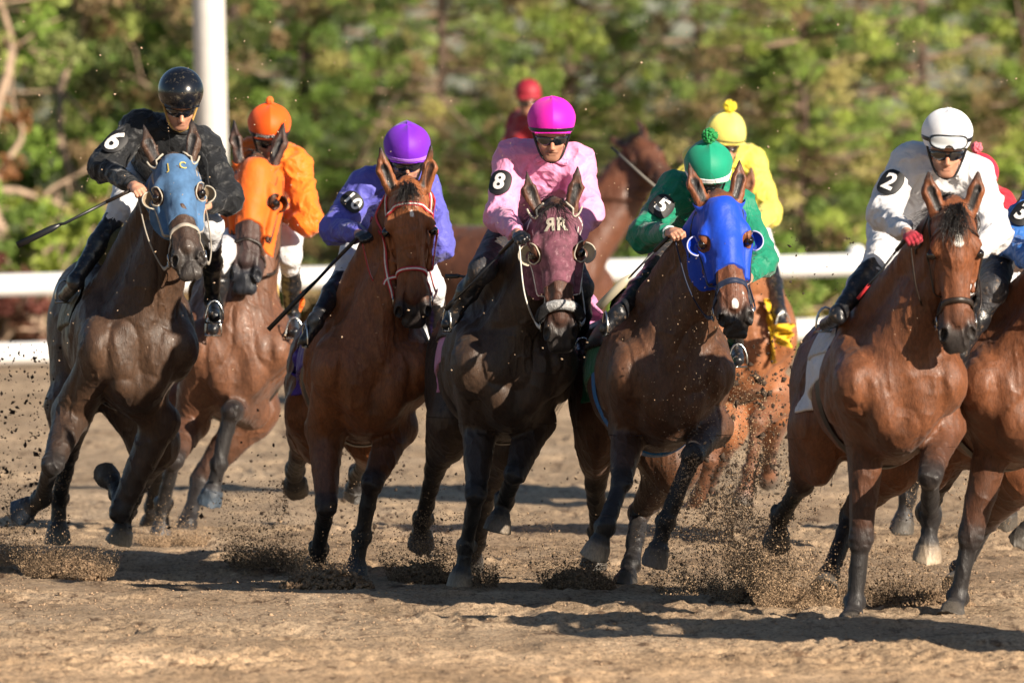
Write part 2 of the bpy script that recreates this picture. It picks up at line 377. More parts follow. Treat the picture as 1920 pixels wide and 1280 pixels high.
# ------------------------------------------------------------------ rail, post
def rail():
    Y = 108.0; M = mat('white rail paint', (.80, .80, .80), rough=.4, noise=.04, nscale=3)
    root = empty('track_rail', (0, Y, 0), 'blurred white two-bar track rail running behind the horses', 'rail')
    zt = lambda px, a, b: W(px, a + (b - a) * px / 1920, Y)
    def bar(y0, y1, th, nm, x0=-2100, x1=4100):
        a, b = W(x0, y0 + (y1 - y0) * x0 / 1920, Y), W(x1, y0 + (y1 - y0) * x1 / 1920, Y); m = MB()
        pts = [a * (1 - t) + b * t for t in np.linspace(0, 1, 12)]
        m.tube(pts, th / 2, 16, up=V3(0, 1, 0), flat=1); m.build(nm, M, root)
    bar(535, 489, .215, 'top_bar'); bar(664, 606, .215, 'lower_bar')
    for px in (-1595, -795, 805, 1605, 2405, 3205, 4005):
        p = W(px, 500, Y + .17); top = W(px, 516 - 46 * px / 1920, Y + .17)[2]
        m = MB(); m.tube([(p[0], p[1], -.05), (p[0], p[1], top)], .065, 12, up=V3(1, 0, 0)); m.build('post', M, root)
        m = MB(); m.tube([(p[0], p[1], top - .02), (p[0], p[1], top + .05), (p[0], p[1], top + .09)], [.085, .085, .05], 12, up=V3(1, 0, 0)); m.build('post_cap', M, root)
rail()
def pole():
    Y = 104.0; M = mat('white pole paint', (.60, .585, .565), rough=.5, noise=.08, nscale=4, dirt=.1)
    a = W(397, 300, Y); b = W(388, -160, Y); d = (b - a) / np.linalg.norm(b - a); base = a - d * (a[2] / d[2]); top = a + d * 6.5
    root = empty('pole', (base[0], base[1], 0), 'thick white pole rising behind the jockey in black', 'pole')
    m = MB(); m.tube([base - d * .1, (base + top) / 2, top], [.155, .145, .13], 28, up=V3(0, 1, 0)); m.build('shaft', M, root)
    m = MB(); m.tube([base + d * .0, base + d * .28, base + d * .3], [.25, .25, .20], 20, up=V3(0, 1, 0)); m.build('base_collar', M_STEEL0, root)
M_STEEL0 = mat('galvanised', (.4, .4, .4), rough=.5, metal=.6)
pole()

# ------------------------------------------------------------------ trees and shrubs
M_BARK = mat('bark', (.20, .135, .095), rough=.9, noise=.4, nscale=8, bump=.03, bscale=18)
M_BARKL = mat('pale bark', (.38, .27, .19), rough=.9, noise=.35, nscale=8, bump=.02, bscale=18)
def leafmat():
    m = bpy.data.materials.new('leaves'); m.use_nodes = True; N, L = m.node_tree.nodes, m.node_tree.links; b = N['Principled BSDF']; b.inputs['Roughness'].default_value = .55; b.inputs['Specular IOR Level'].default_value = .3
    a = N.new('ShaderNodeVertexColor'); a.layer_name = 'Col'; L.new(a.outputs[0], b.inputs['Base Color'])
    t = N.new('ShaderNodeBsdfTranslucent'); L.new(a.outputs[0], t.inputs[0]); mx = N.new('ShaderNodeMixShader'); mx.inputs[0].default_value = .3
    L.new(b.outputs[0], mx.inputs[1]); L.new(t.outputs[0], mx.inputs[2]); L.new(mx.outputs[0], N['Material Output'].inputs[0]); return m
M_LEAF = leafmat()
def foliage(clumps, n, ls, pal, rng, needle=False):
    """clumps: (centre, radius); n leaves in each; returns verts, quads, colours"""
    C = np.repeat([c for c, r in clumps], n, 0); R = np.repeat([r for c, r in clumps], n); k = len(C)
    d = rng.normal(size=(k, 3)); d /= np.linalg.norm(d, axis=1)[:, None]; P = C + d * (R * rng.uniform(.2, 1, k) ** .6)[:, None] * [1, 1, .75]
    a = rng.normal(size=(k, 3)) + d * (1.2 if needle else .2); a /= np.linalg.norm(a, axis=1)[:, None]; b = np.cross(a, rng.normal(size=(k, 3))); b /= np.linalg.norm(b, axis=1)[:, None]
    s = ls * rng.uniform(.6, 1.4, k)[:, None]; wd = .16 if needle else .5
    V = np.stack([P - a * s, P - b * s * wd, P + a * s, P + b * s * wd], 1)
    pal = np.array(pal); ci = np.repeat(rng.integers(0, len(pal), len(clumps)), n); c = pal[ci] * rng.uniform(.65, 1.35, (k, 1)) * np.repeat(rng.uniform(.72, 1.28, len(clumps)), n)[:, None]
    return V.reshape(-1, 3), np.arange(4 * k).reshape(-1, 4), np.repeat(c, 4, 0)
def limb(m, p, d, L, r, depth, rng, ends, spread=.6, up=.15):
    pts = [p]; 
    for i in range(4): d = nrm(d + rng.normal(0, .16, 3) + V3(0, 0, up * .2)); p = p + d * L / 4; pts.append(p)
    m.tube(pts, np.linspace(r, r * .55, 5), 6); ends.append(p)
    if depth > 0:
        for _ in range(rng.integers(2, 4)):
            q = pts[rng.integers(2, 5)]; limb(m, q, nrm(d + rng.normal(0, spread, 3) + V3(0, 0, up)), L * rng.uniform(.55, .8), r * .55, depth - 1, rng, ends, spread, up)
def pine(px, Y, label, hgt, rad, pal, seed, lean=0, dens=1.0, z0=.04):
    rng = np.random.default_rng(seed); x = (px - 960) * Y / FPX; base = V3(x, Y, 0)
    root = empty('pine_tree', tuple(base), label, 'tree', 'pine trees behind the rail')
    m = MB(); top = base + V3(lean, 0, hgt); m.tube([base - V3(0, 0, .2), base * .5 + top * .5 + V3(.06, 0, 0), top], [.07, .05, .015], 8); cl = []
    nb = int(84 * dens)
    for i in range(nb):
        t = z0 + (1 - z0) * (i + rng.uniform(0, 1)) / nb; c = base * (1 - t) + top * t; L = rad * (1.05 - .75 * ((t - z0) / (1 - z0)) ** 1.3) * rng.uniform(.6, 1.15); an = rng.uniform(0, 2 * math.pi)
        d = V3(math.cos(an), math.sin(an), rng.uniform(-.15, .35)); e = c + d * L; m.tube([c, (c + e) / 2 + V3(0, 0, -.05), e], [.030, .020, .008], 5)
        for s in np.linspace(.3, 1, max(2, int(5 * L / rad))): cl.append((c + d * L * s + rng.normal(0, .10, 3), rng.uniform(.12, .26)))
    for _ in range(4):
        t = rng.uniform(.1, .9); c = base * (1 - t) + top * t; an = rng.uniform(3.4, 6.0); d = V3(math.cos(an), math.sin(an), rng.uniform(-.5, .9)); m.tube([c, c + d * rad * .6, c + d * rad * 1.15 + V3(0, 0, .1)], [.03, .02, .01], 5)
    m.build('trunk', M_BARK, root)
    v, q, c = foliage(cl, 170, .047, pal, rng, True); mesh_obj('crown', v, q, M_LEAF, root, False, c)
def broadleaf(px, Y, label, hgt, rad, pal, seed, n=60, ls=.05, name='tree', bark=None, cz=.62, group='leafy trees behind the rail', bare=.0, thick=.10, cr=(.14, .34)):
    rng = np.random.default_rng(seed); x = (px - 960) * Y / FPX; base = V3(x, Y, 0); root = empty(name, tuple(base), label, 'tree' if name == 'tree' else name, group)
    m = MB(); ends = []; k = 1 if name == 'tree' else 5
    for _ in range(k): limb(m, base - V3(0, 0, .1), nrm(V3(rng.normal(0, .25), rng.normal(0, .25), 1)), hgt * (.45 if k == 1 else .6), thick / (1 if k == 1 else 3), 4 if k == 1 else 2, rng, ends, .65)
    m.build('trunk' if name == 'tree' else 'stem', bark or M_BARKL, root)
    cl = []
    for e in ends[::1]:
        if rng.uniform() > bare: cl.append((e + rng.normal(0, .12, 3), rng.uniform(*cr)))
    while len(cl) < n * (1 - bare):
        d = rng.normal(size=3); d /= np.linalg.norm(d); cl.append((base + V3(0, 0, hgt * cz) + d * V3(rad, rad, hgt * (1 - cz)) * rng.uniform(.3, 1), rng.uniform(*cr)))
    v, q, c = foliage(cl, 110 if name == 'tree' else 90, ls, pal, rng); mesh_obj('crown' if name == 'tree' else 'foliage', v, q, M_LEAF, root, False, c)
GR = [(0.196, 0.300, 0.053), (0.257, 0.368, 0.077), (0.135, 0.218, 0.047), (0.332, 0.418, 0.108), (0.106, 0.167, 0.038), (0.362, 0.335, 0.108), (0.242, 0.171, 0.082)]
GY = [(0.332, 0.418, 0.077), (0.408, 0.484, 0.108), (0.242, 0.335, 0.069), (0.182, 0.266, 0.061), (0.422, 0.368, 0.136), (0.242, 0.171, 0.082)]
DK = [(0.103, 0.159, 0.048), (0.163, 0.235, 0.058), (0.245, 0.278, 0.095), (0.408, 0.298, 0.134), (0.306, 0.363, 0.095)]
BR = [(0.270, 0.176, 0.081), (0.324, 0.230, 0.121), (0.162, 0.162, 0.061), (0.121, 0.149, 0.047), (0.351, 0.162, 0.068)]
pine(560, 124, 'green pine standing behind the jockey in the orange cap', 5.6, 1.7, GR, 1)
pine(820, 128, 'pine between the purple and pink capped jockeys, set back', 6.2, 1.8, GR, 2)
pine(1060, 122, 'yellow-green pine behind the brown horse with no hood', 4.9, 1.6, GY, 3)
pine(1300, 130, 'tall pine rising above the yellow capped jockey', 6.6, 2.0, GR, 4)
pine(1500, 120, 'bright pine left of the jockey in the white cap, above open rail', 5.2, 1.8, GY, 5)
pine(1720, 126, 'broad green pine behind the jockey in the white cap', 6.4, 2.0, GR, 6)
pine(1930, 121, 'bright green pine at the right edge above the blue jockey', 5.0, 1.7, GY, 7)
pine(2150, 128, 'pine just beyond the right edge of the picture', 6, 2.0, GR, 8)
pine(700, 136, 'darker pine in the second row behind the purple cap', 7.0, 2.0, DK, 9, dens=.8)
pine(1160, 138, 'dark pine in the second row between pink and green jockeys', 7.2, 2.2, DK, 10, dens=.8)
pine(1600, 139, 'dark pine in the second row near the white jockey', 7.2, 2.2, DK, 11, dens=.8)
pine(1880, 137, 'dark pine in the second row at far right', 7.0, 2.2, DK, 12, dens=.8)
pine(940, 142, 'farthest pine, a dark shape over the red capped rider', 7.2, 2.2, DK, 14, dens=.8)
pine(1420, 141, 'farthest pine, a dark shape over the yellow pompom', 7.4, 2.2, DK, 15, dens=.8)
pine(430, 134, 'dark pine directly behind the thick white pole', 6.6, 1.9, DK, 13, dens=.9)
broadleaf(70, 120, 'half bare tree with pale forked trunk at the left edge', 5.2, 1.6, BR + GR[:3], 21, n=70, bare=.35, thick=.13)
broadleaf(290, 127, 'thinly leaved tree with brown leaves left of the white pole', 5.6, 1.7, BR + GR[:4], 22, n=110, bare=.2, thick=.11)
broadleaf(-140, 124, 'leafy tree cut by the left edge of the picture', 5.2, 1.7, DK + GR[:2], 23, n=120, bare=.1)
broadleaf(170, 138, 'dark bushy tree far behind at the left', 6.2, 2.1, DK + BR[:2], 24, n=170, ls=.07)
broadleaf(60, 132, 'dense green tree filling the gap behind the half bare tree', 5.5, 1.9, DK + GR[:3], 25, n=190, ls=.06, cz=.5)
broadleaf(330, 140, 'dense green tree farthest back left of the white pole', 6.0, 2.2, DK + GR[:3], 26, n=190, ls=.06, cz=.5)
def tree_copy(src, px, Y, label):
    o = src.copy(); SC.collection.objects.link(o); o.location = ((px - 960) * Y / FPX, Y, 0); o.rotation_euler.z = px * .01; o['label'] = label; o['group'] = 'trees continuing outside the picture'
    for ch in src.children: c = ch.copy(); SC.collection.objects.link(c); c.parent = o
PT = [o for o in SC.objects if o.name.startswith('pine_tree')]
for i, px in enumerate((-380, -640, -900, -1160, -1420, -1700, 2400, 2660, 2920, 3180, 3440, 3720)):
    tree_copy(PT[i % 8], px, 122 + (i * 5) % 9, 'green pine continuing the tree line outside the picture')
SH = 'shrubs growing behind the rail'
broadleaf(60, 114.5, 'bright lime green shrub above the white rail at far left', 1.55, .75, [(.25, .34, .05), (.33, .40, .07), (.13, .2, .04)], 31, n=34, name='shrub', cz=.6, group=SH, cr=(.08, .2))
broadleaf(190, 115.5, 'olive shrub right behind the black horse rump', 1.35, .7, GR, 32, n=34, name='shrub', cz=.5, group=SH, cr=(.08, .2))
broadleaf(-10, 113.5, 'reddish brown shrub low at the left edge', .95, .5, [(.17, .06, .045), (.16, .08, .05), (.2, .14, .08)], 33, n=24, name='shrub', cz=.5, group=SH, cr=(.08, .18))
for i, (px, hgt, pal, lb) in enumerate([(330, 1.2, BR, 'brown shrub between the black and orange jockeys'), (560, 1.0, BR, 'brown shrub left of the purple jockey'), (720, 1.1, DK, 'dark shrub behind the purple jockey'), (900, 1.1, BR, 'brown shrub behind the pink jockey'),
        (1130, 1.0, GR, 'green shrub at the end of the rail gap'), (1330, 1.1, DK, 'dark shrub behind the yellow jockey'), (1480, .95, GR, 'green shrub under the open rail beside the yellow boot'), (1590, 1.05, GY, 'yellow-green shrub left of the white jockey knee'), (1760, 1.1, DK, 'dark shrub behind the white jockey'), (1950, 1.1, GR, 'green shrub at the right edge')]):
    broadleaf(px, 116 + (i % 3), lb, hgt, .75, pal, 40 + i, n=30, name='shrub', cz=.5, group=SH, cr=(.09, .22))
# ------------------------------------------------------------------ horses
M_COAT = mat('coat', rough=.48, spec=.38, attr=True, noise=.45, nscale=75, stretch=(1, 1, .35), bump=.0032, bscale=120, coat=.02, sheen=.05, nd=4)
M_HAIR = mat('hair', (.012, .010, .009), rough=.42, spec=.5, noise=.4, nscale=60)
M_EYE = mat('eyeball', (.008, .005, .004), rough=.06, spec=.8)
M_LEATHER = mat('leather', (.022, .014, .010), rough=.42, noise=.3, bump=.001, bscale=200)
M_BROWNL = mat('brown leather', (.09, .035, .018), rough=.4, noise=.3, bump=.001, bscale=200)
M_METAL = mat('steel', (.6, .6, .58), rough=.25, metal=1)
M_WHITEP = mat('white webbing', (.72, .70, .66), rough=.6, noise=.2, dirt=.5)
M_REDP = mat('red webbing', (.5, .03, .04), rough=.5, noise=.2, dirt=.4)
M_FLEECE = mat('grey fleece', (.36, .36, .36), rough=.95, noise=.5, nscale=60, bump=.01, bscale=120)
M_BLACKF = mat('black fleece', (.012, .012, .014), rough=.95, noise=.5, nscale=60, bump=.008, bscale=120)
HOOFD, HOOFL = (.075, .064, .052), (.30, .23, .16)

def horse_frame(Y0, chest_px, yaw, zoff=0):
    """origin on the ground below the withers; axes f forward, l the horse's left, z up"""
    f = V3(math.sin(yaw), -math.cos(yaw), 0); l = V3(math.cos(yaw), math.sin(yaw), 0)
    c = W(chest_px[0], chest_px[1], Y0)
    o = c - f * .50 - V3(0, 0, 1.06)
    return o, f, l

def chainpt(prev, px, L, sign, s=1.0):
    p = W(px[0], px[1], prev[1]); d2 = math.hypot(p[0] - prev[0], p[2] - prev[2])
    dy = math.sqrt(max(0, (L * s) ** 2 - d2 * d2)) * sign
    return W(px[0], px[1], prev[1] + dy)

def make_horse(name, label, Y0, chest, yaw, poll, muz, legs, coat=(.10, .04, .018), point=(.012, .010, .010), face=None, muzc=(.02, .016, .015),
               turn=0.0, tilt=1, eyedepth=0, group='race horses galloping towards the camera', h=.0095, hh=.0055, star=None, hooves=None, ears=(0, 0), mouth=0, fat=1.0, cat='horse',
               nk=.95, G=1.12, lat=1.12, LG=1.25, neckpx=None, headlen=.64, pitch=8, belly=None, backneck=False):
    o, f, l = horse_frame(Y0, chest, math.radians(yaw))
    up = V3(0, 0, 1)
    tanp = math.tan(math.radians(pitch))
    T = lambda a, b, c: o + f * a * G + l * b * G * lat * (1 - .16 * min(max((-a - .5) / .4, 0), 1)) + up * ((c - 1.06) * G + 1.06 + (a - .5) * G * tanp)
    R0 = np.array([f, l, up])
    root = empty(name, (o[0], o[1], 0), label, cat, group)
    S = SDF(); face = face or coat; gl = G * lat
    g3 = lambda a, b, c: (a * G, b * gl, c * G)
    belly = belly or tuple(np.array(coat) * .8)
    C = dict(ca=coat)
    def rot(pitch=0, yw=0):   # rows are the ellipsoid axes
        cp, sp = math.cos(pitch), math.sin(pitch); cyw, syw = math.cos(yw), math.sin(yw)
        a = f * cp * cyw + l * syw + up * sp; a = nrm(a); b = nrm(np.cross(up, a)); c = np.cross(a, b)
        return np.array([a, b, c])
    # trunk
    S.ell(T(-.30, 0, 1.17), g3(.62, .275 * fat, .355), R0, .1, **C)
    S.ell(T(.16, 0, 1.13), g3(.33, .235 * fat, .34), R0, .1, **C)
    S.ell(T(-.80, 0, 1.27), g3(.42, .22 * fat, .24), R0, .1, **C)
    S.cone(T(.02, 0, 1.42), T(-.30, 0, 1.40), .115 * gl, .12 * gl, .12, **C)          # withers
    S.cone(T(-.3, 0, 1.36), T(-1.0, 0, 1.36), .13 * gl, .16 * gl, .12, **C)
    S.cone(T(-.2, 0, .92), T(.35, 0, .90), .11 * gl, .10 * gl, .10, ca=belly)         # sternum
    for e in (-1, 1):
        S.ell(T(-1.08, .13 * e, 1.27), g3(.33, .15, .27), rot(-.25), .08, **C)      # croup
        S.ell(T(-1.05, .19 * e, 1.08), g3(.24, .10, .30), rot(.2), .08, **C)
        S.cone(T(.40, .165 * e, 1.10), T(.02, .13 * e, 1.46), .10 * gl, .07 * gl, .07, **C)     # shoulder blade
        S.ell(T(.14, .205 * e, 1.14), g3(.17, .085, .22), rot(-.5, -.15 * e), .05, **C)   # triceps
        S.ell(T(.385, .165 * e, 1.10), g3(.095, .10, .15), R0, .055, **C)                  # point of shoulder
        S.ell(T(.415, .080 * e, 1.07), g3(.085, .078, .20), rot(.15, 0), .07, **C)          # pectoral
    S.cone(T(.56, 0, 1.22), T(.50, 0, .88), .010, .012, .06, op=-1)      # groove down the breast
    for e in (-1, 1):
        S.cone(T(.53, .150 * e, 1.26), T(.49, .160 * e, .93), .006, .010, .045, op=-1)      # between breast and shoulder
        S.cone(T(.30, .285 * e, 1.36), T(.06, .300 * e, .98), .004, .014, .05, op=-1)      # before the triceps
    # head frame
    chestp = T(.30, 0, 1.22); wth = T(.10, 0, 1.36)
    Pp = chainpt(wth, poll, nk, -1)
    Mz = chainpt(Pp, muz, headlen, -1 * tilt)
    n = nrm(Mz - Pp); hs = headlen / .575
    u = orth(V3(0, -1, 0) + up * .25, n)
    c_, s_ = math.cos(turn), math.sin(turn); sd_ = np.cross(u, n)     # horse's left
    if np.dot(sd_, l) < 0: sd_ = -sd_
    u, sd_ = u * c_ + sd_ * s_, sd_ * c_ - u * s_
    H = lambda a, b, c: Pp + (n * a + u * b + sd_ * c) * hs
    RH = np.array([n, u, sd_])
    def hrot(a1=0, a2=0):   # a1: towards u, a2: towards side
        x = nrm(n * math.cos(a1) * math.cos(a2) + u * math.sin(a1) + sd_ * math.sin(a2)); z = orth(sd_, x); y = np.cross(z, x)
        return np.array([x, y, z])
    # neck
    nl = nrm(l * .6 + sd_ * .4)
    ctop = H(.02, -.08, 0); cund = H(.17, -.17, 0); cmid = (ctop + cund) / 2
    S.cone(wth, ctop, .155, .092, .09, flat=(nl, .72), **C)
    S.cone(T(.24, 0, 1.24), cmid, .235, .120, .09, flat=(nl, .74), **C)
    S.cone(chestp, cund, .21, .10, .08, flat=(nl, .72), **C)
    for e in (-1, 1):   # muscle bands of the neck
        S.cone(T(.36, .09 * e, 1.22), H(.20, -.19, .06 * e), .095, .055, .04, **C)
        S.cone(T(.14, .13 * e, 1.38), H(.06, -.12, .07 * e), .09, .06, .05, **C)
    # skull
    fc = face; blend = tuple(np.array(face) * .45 + np.array(muzc) * .55)
    F1 = dict(ca=fc)
    S.ell(H(.10, -.045, 0), (.15, .105, .108), RH, .05, **F1)
    S.cone(H(.06, -.01, 0), H(.20, -.022, 0), .080, .092, .04, **F1)
    S.cone(H(.17, -.03, 0), H(.47, -.030, 0), .092, .064, .04, ca=fc, cb=blend)
    S.cone(H(.22, .020, 0), H(.50, .004, 0), .044, .037, .04, ca=fc, cb=blend)
    for e in (-1, 1):
        S.ell(H(.235, -.125, .066 * e), (.135, .105, .040), hrot(.15, -.05 * e), .03, **F1)           # jowl
        S.ell(H(.165, .000, .088 * e), (.060, .032, .033), hrot(-.15, .3 * e), .022, **F1)                 # brow
        S.cone(H(.21, -.035, .108 * e), H(.37, -.062, .080 * e), .020, .017, .022, **F1)           # facial crest
        S.cone(H(.30, .006, .042 * e), H(.50, -.004, .048 * e), .022, .024, .02, ca=fc, cb=blend)
        S.ell(H(.55, -.010, .056 * e), (.056, .044, .032), hrot(-.1, .2 * e), .022, ca=muzc)             # nostril rim
        S.ell(H(.50, -.07, .056 * e), (.08, .055, .028), RH, .03, ca=blend)
        eb = H(.012, -.03, .074 * e); tip = H(-.178 + ears[0], .0 + ears[1], (.118 if e < 0 else .112) * e)
        mid = eb * .5 + tip * .5 + sd_ * .012 * e
        S.cone(eb, mid, .041, .041, .02, ca=fc, cb=fc, flat=(u, .7)); S.cone(mid, tip, .040, .005, .012, ca=fc, cb=point, flat=(u, .7))
        S.cone(eb - n * .02 + u * .040, mid + u * .030, .016, .022, .012, ca=(.02, .015, .012), op=-1)
        S.cone(mid + u * .030, tip + u * .014 + n * .03, .021, .004, .010, op=-1)
        S.ell(H(.205, -.010, .122 * e), (.034, .020, .022), hrot(-.1, .2 * e), .012, op=-1)            # socket
        S.ell(H(.570, .012, .068 * e), (.036, .034, .019), hrot(-.35, .25 * e), .008, op=-1)            # nostril
        S.ell(H(.205, -.006, .118 * e), (.034, .026, .026), hrot(-.1, .2 * e), .016, ca=(.012, .008, .006), op=0)
        S.ell(H(.572, .018, .066 * e), (.036, .034, .022), hrot(-.35, .25 * e), .012, ca=(.003, .002, .002), op=0)  # nostril hollow painted black, its inner shade put into the colour
        S.ell(H(.31, -.02, .118 * e), (.09, .03, .018), hrot(0, -.2 * e), .04, op=-1)                     # hollow before the crest
    for e in (-1, 1):
        eb = H(.012, -.03, .074 * e); tip = H(-.195 + ears[0], ears[1], .115 * e); m_ = eb * .5 + tip * .5 + sd_ * .012 * e
        S.cone(eb + u * .03 - n * .02, m_ + u * .02, .018, .022, .012, ca=tuple(np.array(point) * 1.2 + .012), op=0)
    S.cone(H(.20, -.185, 0), H(.50, -.120, 0), .062, .044, .04, ca=fc, cb=blend)                 # jaw
    S.ell(H(.565, -.045, 0), (.072, .062, .066), hrot(-.2), .03, ca=muzc)
    S.cone(H(.615, -.045, -.026), H(.615, -.045, .026), .038, .038, .03, ca=muzc)                       # upper lip
    S.cone(H(.585 + mouth, -.098 - mouth * .5, -.022), H(.585 + mouth, -.098 - mouth * .5, .022), .033, .033, .018, ca=muzc)
    S.ell(H(.555, -.115, 0), (.042, .036, .040), RH, .03, ca=muzc)
    S.cone(H(.60, -.084, -.07), H(.60, -.084, .07), .004, .004, .008, op=-1)
    # legs
    tips = []
    back = V3(0, 1, 0)
    hooves = hooves or {}
    for key, J in legs.items():
        e = -1 if key[1] == 'R' else 1; fr = key[0] == 'F'
        J = [tuple(j) for j in J]; dark = point
        if fr:
            E = W(J[0][0], J[0][1], T(.14, .17 * e, .9)[1] + (J[0][2] if len(J[0]) > 2 else 0))
            K = chainpt(E, J[1], .46, J[1][2]); Fk = chainpt(K, J[2], .31, J[2][2]); Hf = chainpt(Fk, J[3], .17, J[3][2])
            sh = T(.36, .165 * e, 1.06)
            S.cone(sh, E, .095 * LG, .088 * LG, .05, **C)
            bk = orth(back, nrm(K - E)); lat = nrm(np.cross(bk, K - E))
            if lat[0] * e < 0: lat = -lat
            upc = tuple(np.array(coat) * .9)
            lo_ = tuple(np.array(coat) * .35 + np.array(dark) * .65)
            S.cone(E, K, .082 * LG, .044 * LG, .04, ca=upc, cb=lo_)
            S.cone(E + (K - E) * .02 - bk * .03 + lat * .028, E + (K - E) * .62 - bk * .012 + lat * .02, .056 * LG, .024 * LG, .012, ca=upc, cb=lo_)  # extensor
            S.cone(E + (K - E) * .0 + bk * .03 - lat * .02, E + (K - E) * .60 + bk * .02 - lat * .012, .058 * LG, .024 * LG, .012, ca=upc, cb=lo_)
            S.ell(K - bk * .006, (.056 * LG, .047 * LG, .045 * LG), np.array([nrm(K - E), lat, bk]), .02, ca=dark)
            S.ell(K + bk * .028 + nrm(K - E) * -.01, (.03 * LG, .022 * LG, .025 * LG), np.array([nrm(K - E), lat, bk]), .02, ca=dark)
            kd = nrm(K - E)
            for q_, w_, r_ in ((-.032, .036, .026), (.0, .040, .027), (.030, .032, .024)):
                for sg in (-1, 1): S.ell(K + kd * q_ * LG + lat * sg * w_ * LG * .55 - bk * .018 * LG, (.020 * LG, r_ * LG, .024 * LG), np.array([kd, lat, bk]), .008, ca=dark)
            r1, r2 = .036, .032
        else:
            E = W(J[0][0], J[0][1], T(-.88, .19 * e, .95)[1] + (J[0][2] if len(J[0]) > 2 else 0))
            K = chainpt(E, J[1], .48, J[1][2]); Fk = chainpt(K, J[2], .39, J[2][2]); Hf = chainpt(Fk, J[3], .17, J[3][2])
            hip = T(-1.02, .16 * e, 1.20)
            S.cone(hip, E, .19 * LG, .125 * LG, .08, flat=(l, .75), **C)
            bk = orth(back, nrm(K - E)); lat = nrm(np.cross(bk, K - E))
            lo_ = tuple(np.array(coat) * .35 + np.array(dark) * .65)
            S.cone(E, K, .115 * LG, .045 * LG, .06, ca=coat, cb=lo_)
            S.cone(E + bk * .04, E + (K - E) * .6 + bk * .02, .08 * LG, .04 * LG, .03, ca=coat, cb=lo_)
            S.ell(K, (.058 * LG, .042 * LG, .05 * LG), np.array([nrm(K - E), lat, bk]), .025, ca=dark)
            S.cone(K + bk * .045 - nrm(K - E) * .03, K + bk * .01 + (Fk - K) * .2, .022 * LG, .022 * LG, .02, ca=dark)
            r1, r2 = .040, .034
        d = nrm(Fk - K); bk2 = orth(back, d)
        S.cone(K, Fk, r1 * LG, r2 * LG, .02, ca=dark)
        for sg in (-1, 1): S.ell(Fk + nrm(np.cross(d, bk2)) * .030 * LG * sg + bk2 * .022, (.024 * LG, .016 * LG, .020 * LG), np.array([d, nrm(np.cross(d, bk2)), bk2]), .01, ca=dark)
        S.cone(K + bk2 * .028, Fk + bk2 * .026, .020 * LG, .017 * LG, .012, ca=dark)       # tendon
        S.ell(Fk + bk2 * .006, (.044 * LG, .038 * LG, .042 * LG), np.array([d, nrm(np.cross(d, bk2)), bk2]), .02, ca=dark)
        d2 = nrm(Hf - Fk); L2 = np.linalg.norm(Hf - Fk)
        cor = Fk + d2 * (L2 - .070)
        S.cone(Fk, cor, .033 * LG, .033 * LG, .02, ca=dark)
        S.cone(cor - d2 * .006, cor + d2 * .004, .044 * LG, .047 * LG, .008, ca=tuple(np.array(dark) * 1.5 + .01))
        hc = hooves.get(key, HOOFD)
        S.cyl(cor + d2 * .004, cor + d2 * .12, .050 * LG, .066 * LG, .004, ca=hc, cut=(Hf, nrm(d2 + V3(0, .35 if fr else .25, 0)) ))
        tips.append(Hf)
    lo, hi = bounds(S)
    hb = np.array([H(a, b, c) for a in (-.25, .72) for b in (-.26, .12) for c in (-.19, .19)]); hlo, hhi = hb.min(0), hb.max(0)
    def mfn(X, Y, Z):
        r = 1 - np.abs(vnoise(X * 7 + Y * 2, Y * 6, Z * 3.2, 21)); r2 = 1 - np.abs(vnoise(X * 15 + Z * 3, Y * 13, Z * 6, 22))
        up_ = np.clip((Z - .75) / .3, 0, 1)
        return vnoise(X * 9, Y * 9, Z * 5, 3) * .005 + (r ** 6) * .012 * up_ - r2 ** 8 * .0055 + vnoise(X * 30, Y * 30, Z * 16, 4) * .0012 - (1 - np.abs(vnoise(X * 24, Y * 24, Z * 9, 23))) ** 12 * .0040
    zc = T(0, 0, .86)[2]
    ins = lambda P, m: np.all((P > hlo + m) & (P < hhi - m), 1)
    V_, Q_, n0 = [], [], 0
    for l_, h_, hh2, kp in ((np.array([lo[0], lo[1], zc - .03]), hi, h, lambda c: ~ins(c, .012) & (c[:, 2] > zc)), (lo, np.array([hi[0], hi[1], zc + .03]), h * .68, lambda c: c[:, 2] < zc + .002), (hlo, hhi, hh, None)):
        F, ax = S.grid(l_, h_, hh2); F = near(F, ax[0][:, None, None], ax[1][None, :, None], ax[2][None, None, :], mfn)
        v, q = nets(F, ax, kp); V_.append(v); Q_.append(q + n0); n0 += len(v)
    v = np.vstack(V_); q = np.vstack(Q_)
    col = S.color(v, coat)
    if star is not None:
        sc, sr = star; sp = H(*sc); d = (v - sp)
        a, b = d @ n / hs, d @ sd_ / hs
        rr = np.sqrt((a / 1.5) ** 2 + b ** 2) + sr * .45 * vnoise(a * 45, b * 60, 0 * a, int(sc[0] * 999))
        mm = (np.clip((sr - rr) / (.25 * sr), 0, 1) * ((d @ u) > -.04))[:, None]; col = col * (1 - mm) + np.array([.75, .72, .68]) * mm
    tri = mesh_obj('body', v, q, M_COAT, root, True, col)
    for e in (-1, 1):
        m = MB(); c = H(.205, -.009, .107 * e)
        ico(m, c, .027, 2); m.build('eye', M_EYE, root)
    return dict(root=root, S=S, T=T, H=H, n=n, u=u, s=sd_, f=f, l=l, o=o, RH=RH, hs=hs, tips=tips, hb=(hlo, hhi), Y0=Y0, P=Pp)

